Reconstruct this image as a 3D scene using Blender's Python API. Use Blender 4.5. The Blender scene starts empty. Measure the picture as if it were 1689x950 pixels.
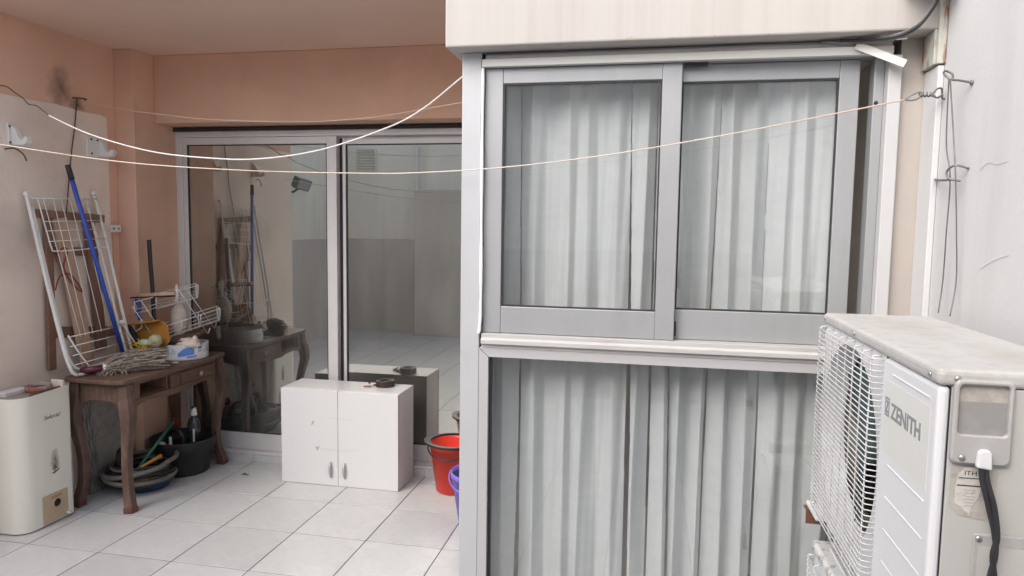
import bpy, bmesh, math, random
from mathutils import Vector, Matrix
random.seed(7)
R = math.radians
sc = bpy.context.scene
col = sc.collection

# ------------------------------------------------------------------ camera, sky, sun, exposure
cam_d = bpy.data.cameras.new('camera')
cam = bpy.data.objects.new('camera', cam_d); col.objects.link(cam); sc.camera = cam
cam_d.sensor_width = 36; cam_d.lens = 36 * 1151.8 / 1689; cam_d.clip_start = .02; cam_d.clip_end = 500
right = Vector((.9801578, .19772608, .01396744)); down = Vector((.0307461, -.08204432, -.99615431)); fwd = Vector((-.19581974, .97681786, -.08649569))
m = Matrix((right, -down, -fwd)).transposed().to_4x4(); m.translation = (0, 0, 1.55)
cam.matrix_world = m

SUN_EL, SUN_AZ = 42, 214     # azimuth of the sun, clockwise from +Y
w = bpy.data.worlds.new('World'); sc.world = w; w.use_nodes = True
nt = w.node_tree; bg = nt.nodes['Background']
sky = nt.nodes.new('ShaderNodeTexSky'); sky.sky_type = 'NISHITA'; sky.sun_disc = False
sky.sun_elevation = R(SUN_EL); sky.sun_rotation = R(SUN_AZ); sky.air_density = 1.0; sky.dust_density = 4; sky.ozone_density = 1
hs = nt.nodes.new('ShaderNodeHueSaturation'); hs.inputs['Saturation'].default_value = .62
nt.links.new(sky.outputs[0], hs.inputs['Color']); nt.links.new(hs.outputs[0], bg.inputs[0])
bg.inputs[1].default_value = .15
sd = bpy.data.lights.new('sun', 'SUN'); sd.energy = .85; sd.angle = R(55); sd.color = (1, .98, .955)
so = bpy.data.objects.new('sun', sd); col.objects.link(so)
el, az = R(SUN_EL), R(SUN_AZ)
tosun = Vector((math.sin(az) * math.cos(el), math.cos(az) * math.cos(el), math.sin(el)))
so.rotation_euler = tosun.to_track_quat('Z', 'Y').to_euler(); so.location = (0, 0, 6)
vs = sc.view_settings; vs.view_transform = 'Standard'; vs.look = 'None'; vs.gamma = 1; vs.use_curve_mapping = False
vs.exposure = .95
sc.render.engine = 'CYCLES'
cy = sc.cycles; cy.use_denoising = True; cy.max_bounces = 14; cy.diffuse_bounces = 6; cy.glossy_bounces = 6; cy.transparent_max_bounces = 16; cy.transmission_bounces = 8
cy.sample_clamp_indirect = 6; cy.caustics_reflective = False; cy.caustics_refractive = False

# ------------------------------------------------------------------ materials
def mat(name, c, rough=.6, metal=0, var=.08, vs_=3., stretch=(1, 1, 1), c2=None, c2s=2., c2t=(.5, .7), c2st=(1, 1, 1), c2a=1., bump=0, bs=120., spots=(), rand=0, coat=0, trans=0, spec=.5, wave=None):
    m = bpy.data.materials.new(name); m.use_nodes = True
    t = m.node_tree; n = t.nodes; l = t.links; b = n['Principled BSDF']
    b.inputs['Roughness'].default_value = rough; b.inputs['Metallic'].default_value = metal
    b.inputs['Specular IOR Level'].default_value = spec; b.inputs['Coat Weight'].default_value = coat
    tc = n.new('ShaderNodeTexCoord')
    def mapped(st):
        mp = n.new('ShaderNodeMapping'); mp.inputs['Scale'].default_value = st; l.new(tc.outputs['Object'], mp.inputs[0]); return mp.outputs[0]
    def noise(scale, st, det=5, ro=.6):
        q = n.new('ShaderNodeTexNoise'); q.inputs['Scale'].default_value = scale; q.inputs['Detail'].default_value = det; q.inputs['Roughness'].default_value = ro
        l.new(mapped(st), q.inputs['Vector']); return q.outputs['Fac']
    def rng(src, a, bb, o0=0., o1=1.):
        r = n.new('ShaderNodeMapRange'); r.inputs[1].default_value = a; r.inputs[2].default_value = bb; r.inputs[3].default_value = o0; r.inputs[4].default_value = o1
        l.new(src, r.inputs[0]); return r.outputs[0]
    def mix(fac, A, B, mode='MIX'):
        x = n.new('ShaderNodeMix'); x.data_type = 'RGBA'; x.blend_type = mode
        if hasattr(fac, 'is_linked'): l.new(fac, x.inputs['Factor'])
        else: x.inputs['Factor'].default_value = fac
        for s, v in ((x.inputs['A'], A), (x.inputs['B'], B)):
            s_ = [i for i in x.inputs if i.name == ('A' if v is A else 'B') and i.type == 'RGBA'][0]
            if hasattr(v, 'is_linked'): l.new(v, s_)
            else: s_.default_value = (*v, 1)
        return [o for o in x.outputs if o.type == 'RGBA'][0]
    cur = tuple(c)
    if var:
        f = rng(noise(vs_, stretch), .3, .7)
        cur = mix(f, tuple(min(1, x * (1 - var)) for x in c), tuple(min(1, x * (1 + var)) for x in c))
    if c2:
        f = rng(noise(c2s, c2st, 7, .65), c2t[0], c2t[1], 0, c2a)
        cur = mix(f, cur, tuple(c2))
    if wave:   # grain: (scale, stretch, colour, amount)
        q = n.new('ShaderNodeTexWave'); q.inputs['Scale'].default_value = wave[0]; q.inputs['Distortion'].default_value = 6; q.inputs['Detail'].default_value = 4; q.inputs['Detail Scale'].default_value = 1.5
        l.new(mapped(wave[1]), q.inputs['Vector']); cur = mix(rng(q.outputs['Fac'], .2, 1, 0, wave[3]), cur, tuple(wave[2]))
    for (ce, ra, sc_, am) in spots:
        mp = n.new('ShaderNodeMapping'); mp.vector_type = 'TEXTURE'; mp.inputs['Location'].default_value = ce; mp.inputs['Scale'].default_value = ra
        l.new(tc.outputs['Object'], mp.inputs[0])
        nn = n.new('ShaderNodeTexNoise'); nn.inputs['Scale'].default_value = 2.2; nn.inputs['Detail'].default_value = 5; l.new(mp.outputs[0], nn.inputs['Vector'])
        ln = n.new('ShaderNodeVectorMath'); ln.operation = 'LENGTH'; l.new(mp.outputs[0], ln.inputs[0])
        ad = n.new('ShaderNodeMath'); ad.operation = 'MULTIPLY_ADD'; l.new(nn.outputs['Fac'], ad.inputs[0]); ad.inputs[1].default_value = .9; l.new(ln.outputs['Value'], ad.inputs[2])
        cur = mix(rng(ad.outputs[0], 1.35, .5, 0, am), cur, tuple(sc_))
    if rand:
        oi = n.new('ShaderNodeObjectInfo'); hv = n.new('ShaderNodeHueSaturation')
        l.new(rng(oi.outputs['Random'], 0, 1, 1 - rand, 1 + rand), hv.inputs['Value'])
        if hasattr(cur, 'is_linked'): l.new(cur, hv.inputs['Color'])
        else: hv.inputs['Color'].default_value = (*cur, 1)
        cur = hv.outputs[0]
    if hasattr(cur, 'is_linked'): l.new(cur, b.inputs['Base Color'])
    else: b.inputs['Base Color'].default_value = (*cur, 1)
    if bump:
        bp = n.new('ShaderNodeBump'); bp.inputs['Strength'].default_value = bump; bp.inputs['Distance'].default_value = .004
        l.new(noise(bs, (1, 1, 1), 4), bp.inputs['Height']); l.new(bp.outputs[0], b.inputs['Normal'])
    if trans:
        tr = n.new('ShaderNodeBsdfTranslucent'); 
        if hasattr(cur, 'is_linked'): l.new(cur, tr.inputs[0])
        else: tr.inputs[0].default_value = (*cur, 1)
        ms = n.new('ShaderNodeMixShader'); ms.inputs[0].default_value = trans; l.new(b.outputs[0], ms.inputs[1]); l.new(tr.outputs[0], ms.inputs[2])
        l.new(ms.outputs[0], n['Material Output'].inputs[0])
    return m

def glass(name, tint, base, rcol=(1, 1, 1), rough=0.0, dust=(.006, .05)):
    m = bpy.data.materials.new(name); m.use_nodes = True
    t = m.node_tree; n = t.nodes; l = t.links; n.remove(n['Principled BSDF'])
    tp = n.new('ShaderNodeBsdfTransparent'); tp.inputs[0].default_value = (*tint, 1)
    gl = n.new('ShaderNodeBsdfGlossy'); gl.inputs['Color'].default_value = (*rcol, 1); gl.inputs['Roughness'].default_value = rough
    lw = n.new('ShaderNodeLayerWeight'); lw.inputs[0].default_value = .5
    pw = n.new('ShaderNodeMath'); pw.operation = 'POWER'; l.new(lw.outputs['Facing'], pw.inputs[0]); pw.inputs[1].default_value = 4
    ma = n.new('ShaderNodeMath'); ma.operation = 'MULTIPLY_ADD'; l.new(pw.outputs[0], ma.inputs[0]); ma.inputs[1].default_value = 1 - base; ma.inputs[2].default_value = base
    # smears: a little dust on the pane, on the door also painted haze
    tc = n.new('ShaderNodeTexCoord'); mp = n.new('ShaderNodeMapping'); mp.inputs['Scale'].default_value = (2.5, 1, .9); l.new(tc.outputs['Object'], mp.inputs[0])
    ns = n.new('ShaderNodeTexNoise'); ns.inputs['Scale'].default_value = 2; ns.inputs['Detail'].default_value = 8; l.new(mp.outputs[0], ns.inputs['Vector'])
    mr = n.new('ShaderNodeMapRange'); mr.inputs[1].default_value = .45; mr.inputs[2].default_value = .8; mr.inputs[3].default_value = dust[0]; mr.inputs[4].default_value = dust[1]; l.new(ns.outputs['Fac'], mr.inputs[0])
    df = n.new('ShaderNodeBsdfDiffuse'); df.inputs[0].default_value = (.6, .58, .54, 1)
    ms = n.new('ShaderNodeMixShader'); l.new(ma.outputs[0], ms.inputs[0]); l.new(tp.outputs[0], ms.inputs[1]); l.new(gl.outputs[0], ms.inputs[2])
    m2 = n.new('ShaderNodeMixShader'); l.new(mr.outputs[0], m2.inputs[0]); l.new(ms.outputs[0], m2.inputs[1]); l.new(df.outputs[0], m2.inputs[2])
    l.new(m2.outputs[0], n['Material Output'].inputs[0])
    return m

SALMON = (.70, .45, .33)
M = dict(
    salmon=mat('salmon paint', SALMON, .75, var=.05, vs_=2.5, c2=(.58, .36, .265), c2s=4.5, c2t=(.45, .8), c2a=.6, bump=.5, bs=45),
    salmon_stained=mat('salmon paint stained', SALMON, .75, var=.06, vs_=2.5, bump=.25, bs=60, spots=[((-3.2, 3.33, 2.27), (.3, .11, .16), (.13, .085, .07), .8), ((-3.2, 3.44, 2.2), (.3, .07, .05), (.07, .05, .045), .8)]),
    ceiling=mat('ceiling paint', (.75, .555, .445), .8, var=.05, vs_=1.2, c2=(.68, .50, .41), c2s=.8, c2t=(.5, .8), c2a=.5, bump=.2, bs=50),
    plaster=mat('cream plaster', (.85, .73, .635), .8, var=.05, vs_=2, c2=(.60, .50, .43), c2s=1.1, c2t=(.52, .75), c2a=.6, bump=.5, bs=45, spots=[((-3.19, 3.05, 1.45), (.3, .4, .25), (.45, .38, .33), .5)]),
    white_wall=mat('white wall paint', (.60, .60, .605), .7, var=.03, vs_=2, stretch=(2, 2, .5), c2=(.43, .415, .405), c2s=1.5, c2t=(.50, .85), c2st=(3.2, 3.2, .35), c2a=.5, bump=.25, bs=70),
    fascia=mat('fascia paint', (.47, .445, .42), .65, var=.02, vs_=2, stretch=(6, 1, .4), c2=(.38, .32, .295), c2s=1.6, c2t=(.48, .8), c2st=(8, 1, .22), c2a=.6, bump=.15, bs=50),
    beige=mat('beige wall', (.45, .405, .37), .75, var=.05, vs_=4, stretch=(4, 4, 1), c2=(.36, .31, .285), c2s=3, c2t=(.55, .8), c2a=.5, bump=.2),
    cream=mat('patio cream', (.86, .83, .755), .8, var=.05, vs_=1.5, stretch=(3, 3, .5), c2=(.52, .47, .40), c2s=1.2, c2t=(.55, .8), c2st=(5, 5, .4), c2a=.5),
    taupe=mat('patio taupe', (.60, .56, .52), .8, var=.06, vs_=2, stretch=(3, 3, .7)),
    tile=mat('floor tile', (.54, .54, .545), .34, var=.09, vs_=6, c2=(.38, .38, .38), c2s=7, c2t=(.46, .74), c2a=.6, rand=.05, spec=.4),
    grout=mat('grout', (.055, .052, .05), .9, var=.1, vs_=9),
    patch_conc=mat('sill cement', (.62, .58, .53), .8, var=.08, vs_=9, c2=(.4, .35, .3), c2s=8, c2t=(.5, .7), c2a=.6),
    alu=mat('anodised aluminium', (.37, .377, .39), .42, .3, var=.05, vs_=3, stretch=(3, 1, .6), spec=.5, c2=(.28, .28, .28), c2s=5, c2t=(.55, .8), c2st=(2, 2, .5), c2a=.5),
    alu_white=mat('pale aluminium post', (.475, .485, .505), .4, .1, var=.025, vs_=5, c2=(.40, .395, .40), c2s=7, c2t=(.6, .8), c2a=.4),
    alu_low=mat('lower frame paint', (.46, .455, .465), .45, .1, var=.02, vs_=6, c2=(.36, .34, .335), c2s=10, c2t=(.6, .8), c2a=.5),
    sill=mat('dusty sill', (.48, .47, .465), .6, .1, var=.05, vs_=12, stretch=(1, 5, 5), c2=(.32, .305, .29), c2s=14, c2t=(.5, .75), c2st=(.4, 2, 2), c2a=.7),
    trim=mat('white trim', (.64, .63, .60), .5, var=.02, c2=(.62, .58, .5), c2s=6, c2t=(.6, .85), c2a=.5),
    side_trim=mat('white side trim', (.52, .52, .525), .5, var=.03, c2=(.45, .43, .40), c2s=6, c2t=(.55, .85), c2st=(1, 1, .4), c2a=.5),
    caulk=mat('white caulk', (.92, .92, .92), .6, var=.02),
    alu_door=mat('door aluminium', (.66, .645, .64), .45, .15, var=.04, vs_=3, c2=(.48, .45, .43), c2s=5, c2t=(.55, .8), c2a=.4),
    rubber=mat('black rubber', (.03, .03, .032), .6, var=.1),
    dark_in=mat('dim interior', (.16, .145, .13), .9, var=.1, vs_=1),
    room=mat('bay room interior', (.62, .56, .49), .9, var=.06, vs_=1),
    curtain=mat('curtain cloth', (.86, .88, .875), .9, var=.035, vs_=9, stretch=(1, 1, 3), bump=.3, bs=260, trans=.30, c2=(.82, .83, .80), c2s=3, c2t=(.5, .75), c2st=(2, 1, .7), c2a=.6, spec=.1),
    glass_door=glass('tinted door glass', (.62, .60, .57), .56, (.96, .985, .94), .006, (.045, .15)),  # stronger dust layer paints a haze that pales the reflection
    glass_bay=glass('window glass', (.96, .97, .975), .09, (.95, .98, 1)),
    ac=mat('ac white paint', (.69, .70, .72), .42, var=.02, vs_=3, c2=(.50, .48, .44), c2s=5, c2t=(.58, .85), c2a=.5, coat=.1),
    guard=mat('guard wire paint', (.60, .60, .60), .5, var=.06, vs_=9, c2=(.30, .28, .26), c2s=12, c2t=(.55, .8), c2a=.6),
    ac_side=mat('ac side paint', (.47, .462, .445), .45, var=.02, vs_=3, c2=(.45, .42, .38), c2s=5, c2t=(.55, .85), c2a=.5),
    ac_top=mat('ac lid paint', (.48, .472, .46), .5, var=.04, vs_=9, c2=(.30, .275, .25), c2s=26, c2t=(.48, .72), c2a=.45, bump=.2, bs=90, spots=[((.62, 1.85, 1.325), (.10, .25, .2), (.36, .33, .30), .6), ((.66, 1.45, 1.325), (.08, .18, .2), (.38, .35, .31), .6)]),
    ac_top2=mat('ac lower lid dust', (.60, .60, .595), .55, var=.03, vs_=4, c2=(.22, .215, .21), c2s=38, c2t=(.53, .62), c2a=.8, bump=.3, bs=150),
    ac_sticker=mat('yellowed panel', (.66, .665, .635), .45, var=.02, vs_=4),
    logo=mat('logo grey', (.24, .255, .275), .5, var=.05),
    fan=mat('fan blade', (.055, .10, .105), .45, var=.05),
    coil=mat('fan cavity', (.02, .02, .023), .8, var=.1),
    plate_grey=mat('grey plastic cover', (.40, .39, .385), .5, var=.05, vs_=14, c2=(.53, .52, .515), c2s=14, c2t=(.5, .75), c2a=.6),
    plate_dark=mat('grey plastic recess', (.28, .27, .265), .55, var=.08, vs_=14, c2=(.38, .365, .355), c2s=20, c2t=(.5, .75), c2a=.6),
    residue=mat('glue residue', (.36, .33, .30), .8, var=.12, vs_=30, c2=(.48, .455, .42), c2s=35, c2t=(.4, .6), c2a=.8),
    foil=mat('torn foil label', (.62, .595, .55), .35, .15, var=.08, vs_=30, c2=(.30, .27, .24), c2s=40, c2t=(.58, .66), c2a=.8, bump=.6, bs=90),
    ink=mat('print ink', (.05, .05, .055), .7, var=0),
    steel=mat('screw steel', (.48, .48, .48), .35, .9, var=.1, vs_=60),
    cable=mat('black cable', (.022, .022, .025), .5, var=.15, vs_=40),
    bracket=mat('brown bracket paint', (.16, .07, .045), .4, .1, var=.2, vs_=12),
    rust=mat('rusted white metal', (.50, .50, .45), .6, var=.12, vs_=12, c2=(.24, .08, .03), c2s=9, c2t=(.50, .60), c2st=(2.5, 2.5, .6), c2a=.95, bump=.3, bs=60),
    wire=mat('grey wire', (.20, .195, .19), .45, .7, var=.15, vs_=30),
    rope_white=mat('white line', (.62, .60, .58), .6, var=.05, vs_=40),
    rope_tan=mat('tan line', (.55, .42, .33), .7, var=.1, vs_=8, c2=(.62, .56, .50), c2s=1.2, c2t=(.45, .55), c2a=.9),
    rust_wire=mat('rusty wire', (.10, .065, .05), .8, .2, var=.2, vs_=30),
    plastic_white=mat('white plastic', (.74, .735, .71), .45, var=.03, c2=(.5, .46, .4), c2s=12, c2t=(.6, .8), c2a=.5),
    enamel=mat('cream enamel', (.80, .785, .70), .22, var=.02, vs_=2, c2=(.60, .56, .46), c2s=3, c2t=(.62, .85), c2a=.4, coat=.4,
               spots=[((-2.98, 2.972, .325), (.09, .036, .075), (.12, .09, .065), .85), ((-2.98, 2.972, .288), (.09, .028, .030), (.03, .02, .02), .95)]),
    rusty=mat('rusty heater deck', (.34, .31, .29), .7, .2, var=.1, vs_=20, c2=(.36, .10, .05), c2s=12, c2t=(.48, .58), c2a=.9, bump=.4),
    tan_plate=mat('tan plate', (.52, .41, .27), .55, var=.08, vs_=12),
    wood=mat('worn dark wood', (.12, .07, .05), .6, var=.2, vs_=9, stretch=(2, 2, 2), c2=(.24, .155, .11), c2s=7, c2t=(.5, .75), c2st=(3, .7, 1), c2a=.65, bump=.4, bs=40, wave=(9, (1, .25, 1), (.09, .05, .035), .5)),
    wood_leg=mat('worn leg wood', (.105, .062, .046), .6, var=.2, vs_=9, c2=(.24, .165, .13), c2s=8, c2t=(.5, .72), c2st=(3, 3, .5), c2a=.7, bump=.4, bs=40),
    wood_end=mat('red worn foot', (.13, .045, .032), .6, var=.2, vs_=20),
    wood_pale=mat('pale old board', (.58, .39, .26), .75, var=.15, vs_=6, stretch=(3, 3, .5), c2=(.25, .14, .09), c2s=6, c2t=(.5, .75), c2st=(4, 4, .4), c2a=.7, bump=.4, bs=50),
    wood_mid=mat('brown old board', (.23, .125, .085), .75, var=.15, vs_=6, stretch=(3, 3, .5), c2=(.36, .22, .15), c2s=6, c2t=(.5, .75), c2a=.6, bump=.4, bs=50),
    grey_board=mat('grey weathered board', (.30, .285, .265), .85, var=.15, vs_=8, c2=(.17, .155, .145), c2s=9, c2t=(.5, .65), c2st=(1, 2, 3), c2a=.6, bump=.4),
    grey_board2=mat('grey fluted board', (.27, .26, .25), .85, var=.1, vs_=8, wave=(22, (1, 1, .02), (.12, .115, .11), .7)),
    cardboard=mat('brown hardboard', (.27, .17, .115), .8, var=.1, vs_=5),
    rack=mat('white rack enamel', (.80, .795, .77), .4, var=.03, vs_=6, c2=(.5, .42, .34), c2s=14, c2t=(.62, .75), c2a=.7),
    blue=mat('blue plastic', (.025, .075, .40), .35, var=.08, vs_=10),
    basin=mat('dark blue plastic', (.02, .06, .16), .4, var=.1),
    maroon=mat('maroon plastic', (.12, .02, .04), .4, var=.1),
    fibre=mat('grey mop fibre', (.25, .215, .175), .95, var=.3, vs_=30, c2=(.42, .375, .315), c2s=60, c2t=(.45, .6), c2a=.8),
    orange=mat('ochre plastic', (.42, .19, .035), .45, var=.12, vs_=9),
    black=mat('black plastic', (.018, .018, .02), .45, var=.1, vs_=10),
    pot=mat('dusty black pot', (.022, .022, .024), .55, var=.2, vs_=12, c2=(.05, .05, .05), c2s=8, c2t=(.55, .8), c2a=.6),
    green=mat('green stick', (.03, .17, .10), .5, var=.1),
    pale_green=mat('pale green cloth', (.42, .56, .42), .9, var=.1, vs_=30),
    pale_yellow=mat('pale sponge', (.46, .46, .30), .95, var=.15, vs_=50, bump=.6, bs=90),
    yellow=mat('yellow fibre', (.66, .42, .06), .9, var=.2, vs_=40),
    tin=mat('printed tin white', (.80, .81, .83), .3, var=.02, vs_=5),
    tin_blue=mat('tin blue print', (.10, .22, .58), .35, var=.05),
    tin_grey=mat('tin grey print', (.30, .32, .36), .4, var=.05),
    brown_lid=mat('brown lid', (.13, .07, .05), .5, var=.2, vs_=14),
    cloth=mat('pale rag', (.62, .555, .49), .95, var=.1, vs_=20, bump=.4),
    hose=mat('grey brown hose', (.13, .115, .105), .5, var=.2, vs_=14),
    hose_black=mat('black hose', (.02, .021, .024), .45, var=.2, vs_=14),
    bottle=mat('dark clear bottle', (.03, .035, .035), .15, var=.1, coat=.3),
    red=mat('red plastic', (.62, .035, .02), .35, var=.05, vs_=4),
    red_dull=mat('red flower', (.30, .03, .03), .6, var=.1),
    purple=mat('purple plastic', (.19, .15, .58), .4, var=.05, vs_=4),
    purple_in=mat('dark purple inner', (.05, .035, .16), .5, var=.05),
    cab=mat('white melamine', (.64, .64, .65), .32, var=.012, vs_=4, c2=(.60, .595, .58), c2s=4, c2t=(.62, .85), c2a=.4),
    cab_in=mat('raw edge', (.42, .36, .30), .8, var=.1),
    chrome=mat('brushed handle', (.50, .50, .50), .45, .6, var=.05),
    chip=mat('chipped veneer', (.42, .36, .29), .8, var=.3, vs_=80),
    scratch=mat('scratch', (.54, .53, .515), .8, var=.1),
    belt=mat('dark leather', (.035, .02, .016), .5, var=.3, vs_=20),
    match=mat('matchbox paper', (.75, .72, .68), .7, var=.05, c2=(.4, .08, .05), c2s=30, c2t=(.55, .6), c2a=1),
    red_string=mat('red string', (.28, .05, .04), .8, var=.1),
    lamp_grey=mat('floodlight body', (.06, .065, .07), .5, var=.1),
    lamp_glass=mat('floodlight glass', (.35, .37, .38), .1, var=.02),
    pipe=mat('white pipe', (.72, .70, .66), .5, var=.05),
    debris=mat('dry leaf', (.10, .085, .07), .9, var=.3, vs_=60),
)

# ------------------------------------------------------------------ mesh helpers
class MB:
    def __init__(s): s.v = []; s.f = []; s.sm = []
    def add(s, vs, fs, smooth=False):
        o = len(s.v); s.v += [Vector(p) for p in vs]
        for f in fs: s.f.append([i + o for i in f]); s.sm.append(smooth)
        return s
    def box(s, x0, x1, y0, y1, z0, z1, mtx=None):
        v = [Vector(p) for p in ((x0, y0, z0), (x1, y0, z0), (x1, y1, z0), (x0, y1, z0), (x0, y0, z1), (x1, y0, z1), (x1, y1, z1), (x0, y1, z1))]
        if mtx: v = [mtx @ p for p in v]
        return s.add(v, [(3, 2, 1, 0), (4, 5, 6, 7), (0, 1, 5, 4), (1, 2, 6, 5), (2, 3, 7, 6), (3, 0, 4, 7)])
    def beam(s, a, b, wd, th, up=(0, 0, 1)):
        a, b = Vector(a), Vector(b); d = (b - a); L = d.length; d.normalize()
        up = Vector(up); x = d.cross(up).normalized(); y = x.cross(d)
        m = Matrix((x, y, d)).transposed().to_4x4(); m.translation = a
        return s.box(-wd / 2, wd / 2, -th / 2, th / 2, 0, L, m)
    def tube(s, pts, r, n=8, closed=False, square=False):
        pts = [Vector(p) for p in pts]; N = len(pts)
        rr = r if isinstance(r, (list, tuple)) else [r] * N
        vs, fs = [], []; pu = None
        for i, p in enumerate(pts):
            if closed: t = pts[(i + 1) % N] - pts[i - 1]
            else: t = pts[min(i + 1, N - 1)] - pts[max(i - 1, 0)]
            if t.length < 1e-9: t = Vector((0, 0, 1))
            t.normalize()
            if pu is None:
                pu = t.orthogonal().normalized() if not square else (Vector((1, 0, 0)) - t * t.x).normalized()
            pu = (pu - t * pu.dot(t))
            if pu.length < 1e-6: pu = t.orthogonal()
            pu.normalize(); q = t.cross(pu)
            for k in range(n):
                a = 2 * math.pi * (k + (.5 if square else 0)) / n
                vs.append(p + (pu * math.cos(a) + q * math.sin(a)) * rr[i])
        for i in range(N if closed else N - 1):
            for k in range(n):
                a, b = i * n + k, i * n + (k + 1) % n; c, d = ((i + 1) % N) * n + (k + 1) % n, ((i + 1) % N) * n + k
                fs.append((a, b, c, d))
        if not closed:
            fs.append(tuple(range(n))[::-1]); fs.append(tuple((N - 1) * n + k for k in range(n)))
        return s.add(vs, fs, n > 4)
    def lathe(s, prof, c=(0, 0, 0), n=32, mtx=None, cap=True):
        vs, fs = [], []; c = Vector(c)
        for (r, z) in prof:
            for k in range(n):
                a = 2 * math.pi * k / n; p = Vector((r * math.cos(a), r * math.sin(a), z))
                vs.append((mtx @ p if mtx else p) + c)
        for i in range(len(prof) - 1):
            for k in range(n): fs.append((i * n + k, i * n + (k + 1) % n, (i + 1) * n + (k + 1) % n, (i + 1) * n + k))
        if cap:
            if prof[0][0] > 1e-6: fs.append(tuple(range(n))[::-1])
            if prof[-1][0] > 1e-6: fs.append(tuple((len(prof) - 1) * n + k for k in range(n)))
        return s.add(vs, fs, True)
    def prism(s, poly, axis, a, b):
        # poly: 2D points in the plane of the other two axes (in x,y,z order), extruded along axis from a to b
        def P(p, t):
            q = list(p); q.insert(axis, t); return q
        n = len(poly)
        vs = [P(p, a) for p in poly] + [P(p, b) for p in poly]
        fs = [tuple(range(n)), tuple(range(2 * n - 1, n - 1, -1))] + [(i, i + n, (i + 1) % n + n, (i + 1) % n) for i in range(n)]
        return s.add(vs, fs)
    def ball(s, c, r, n=12, jit=0, seed=0):
        rd = random.Random(seed); rx, ry, rz = r if isinstance(r, (tuple, list)) else (r, r, r)
        prof = []; vs = []; fs = []
        for i in range(n + 1):
            t = math.pi * i / n
            for k in range(2 * n):
                a = math.pi * k / n; j = 1 + rd.uniform(-jit, jit)
                vs.append((c[0] + rx * j * math.sin(t) * math.cos(a), c[1] + ry * j * math.sin(t) * math.sin(a), c[2] - rz * j * math.cos(t)))
        m_ = 2 * n
        for i in range(n):
            for k in range(m_): fs.append((i * m_ + k, i * m_ + (k + 1) % m_, (i + 1) * m_ + (k + 1) % m_, (i + 1) * m_ + k))
        return s.add(vs, fs, True)
    def build(s, name, mtl, parent=None, origin=None, bevel=0, seg=2, fix=True):
        if parent is not None:
            p = parent; o = Vector((0, 0, 0))
            while p is not None: o += p.location; p = p.parent
            loc = Vector((0, 0, 0))
        else:
            o = Vector(origin) if origin else Vector((0, 0, 0)); loc = o
        me = bpy.data.meshes.new(name); me.from_pydata([tuple(v - o) for v in s.v], [], s.f)
        me.polygons.foreach_set('use_smooth', s.sm)
        if fix:
            bm = bmesh.new(); bm.from_mesh(me); bmesh.ops.remove_doubles(bm, verts=bm.verts, dist=1e-6); bmesh.ops.recalc_face_normals(bm, faces=bm.faces); bm.to_mesh(me); bm.free()
        me.materials.append(M[mtl])
        ob = bpy.data.objects.new(name, me); col.objects.link(ob); ob.location = loc; ob.parent = parent
        if bevel:
            bv = ob.modifiers.new('bevel', 'BEVEL'); bv.width = bevel; bv.segments = seg; bv.limit_method = 'ANGLE'; bv.angle_limit = R(50)
        return ob

def tag(o, label=None, cat=None, group=None, kind=None):
    if label: o['label'] = label
    if cat: o['category'] = cat
    if group: o['group'] = group
    if kind: o['kind'] = kind
    return o
def thing(name, label, cat, loc, group=None):
    e = bpy.data.objects.new(name, None); col.objects.link(e); e.location = loc; e.empty_display_size = .1
    return tag(e, label, cat, group)
def bx(*a): return MB().box(*a)
def spline(pts, k=6, closed=False):
    P = [Vector(p) for p in pts]; n = len(P); out = []
    rng_ = range(n) if closed else range(n - 1)
    for i in rng_:
        g = (lambda j: P[j % n]) if closed else (lambda j: P[max(0, min(n - 1, j))])
        a, b, c, d = g(i - 1), g(i), g(i + 1), g(i + 2)
        for t in range(k):
            u = t / k
            out.append(.5 * ((2 * b) + (c - a) * u + (2 * a - 5 * b + 4 * c - d) * u * u + (3 * b - a - 3 * c + d) * u ** 3))
    if not closed: out.append(P[-1])
    return out
def text_obj(s, name, mtl, parent, mtx, size=1, shear=0, width=None, ext=.0006, offset=0.):
    cu = bpy.data.curves.new('t', 'FONT'); cu.body = s; cu.size = size; cu.shear = shear; cu.extrude = ext; cu.offset = offset; cu.align_x = 'LEFT'
    to = bpy.data.objects.new('t', cu); col.objects.link(to)
    bpy.context.view_layer.update()
    me = bpy.data.meshes.new_from_object(to.evaluated_get(bpy.context.evaluated_depsgraph_get()))
    bpy.data.objects.remove(to); bpy.data.curves.remove(cu)
    xs = [v.co.x for v in me.vertices]; x0, x1 = min(xs), max(xs)
    k = width / (x1 - x0) if width else 1
    p = parent; o = Vector((0, 0, 0))
    while p is not None: o += p.location; p = p.parent
    for v in me.vertices:
        c = Vector(((v.co.x - x0) * k, v.co.y, v.co.z)); v.co = (mtx @ c) - o
    me.name = name; me.materials.clear(); me.materials.append(M[mtl])
    ob = bpy.data.objects.new(name, me); col.objects.link(ob); ob.parent = parent
    return ob

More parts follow.
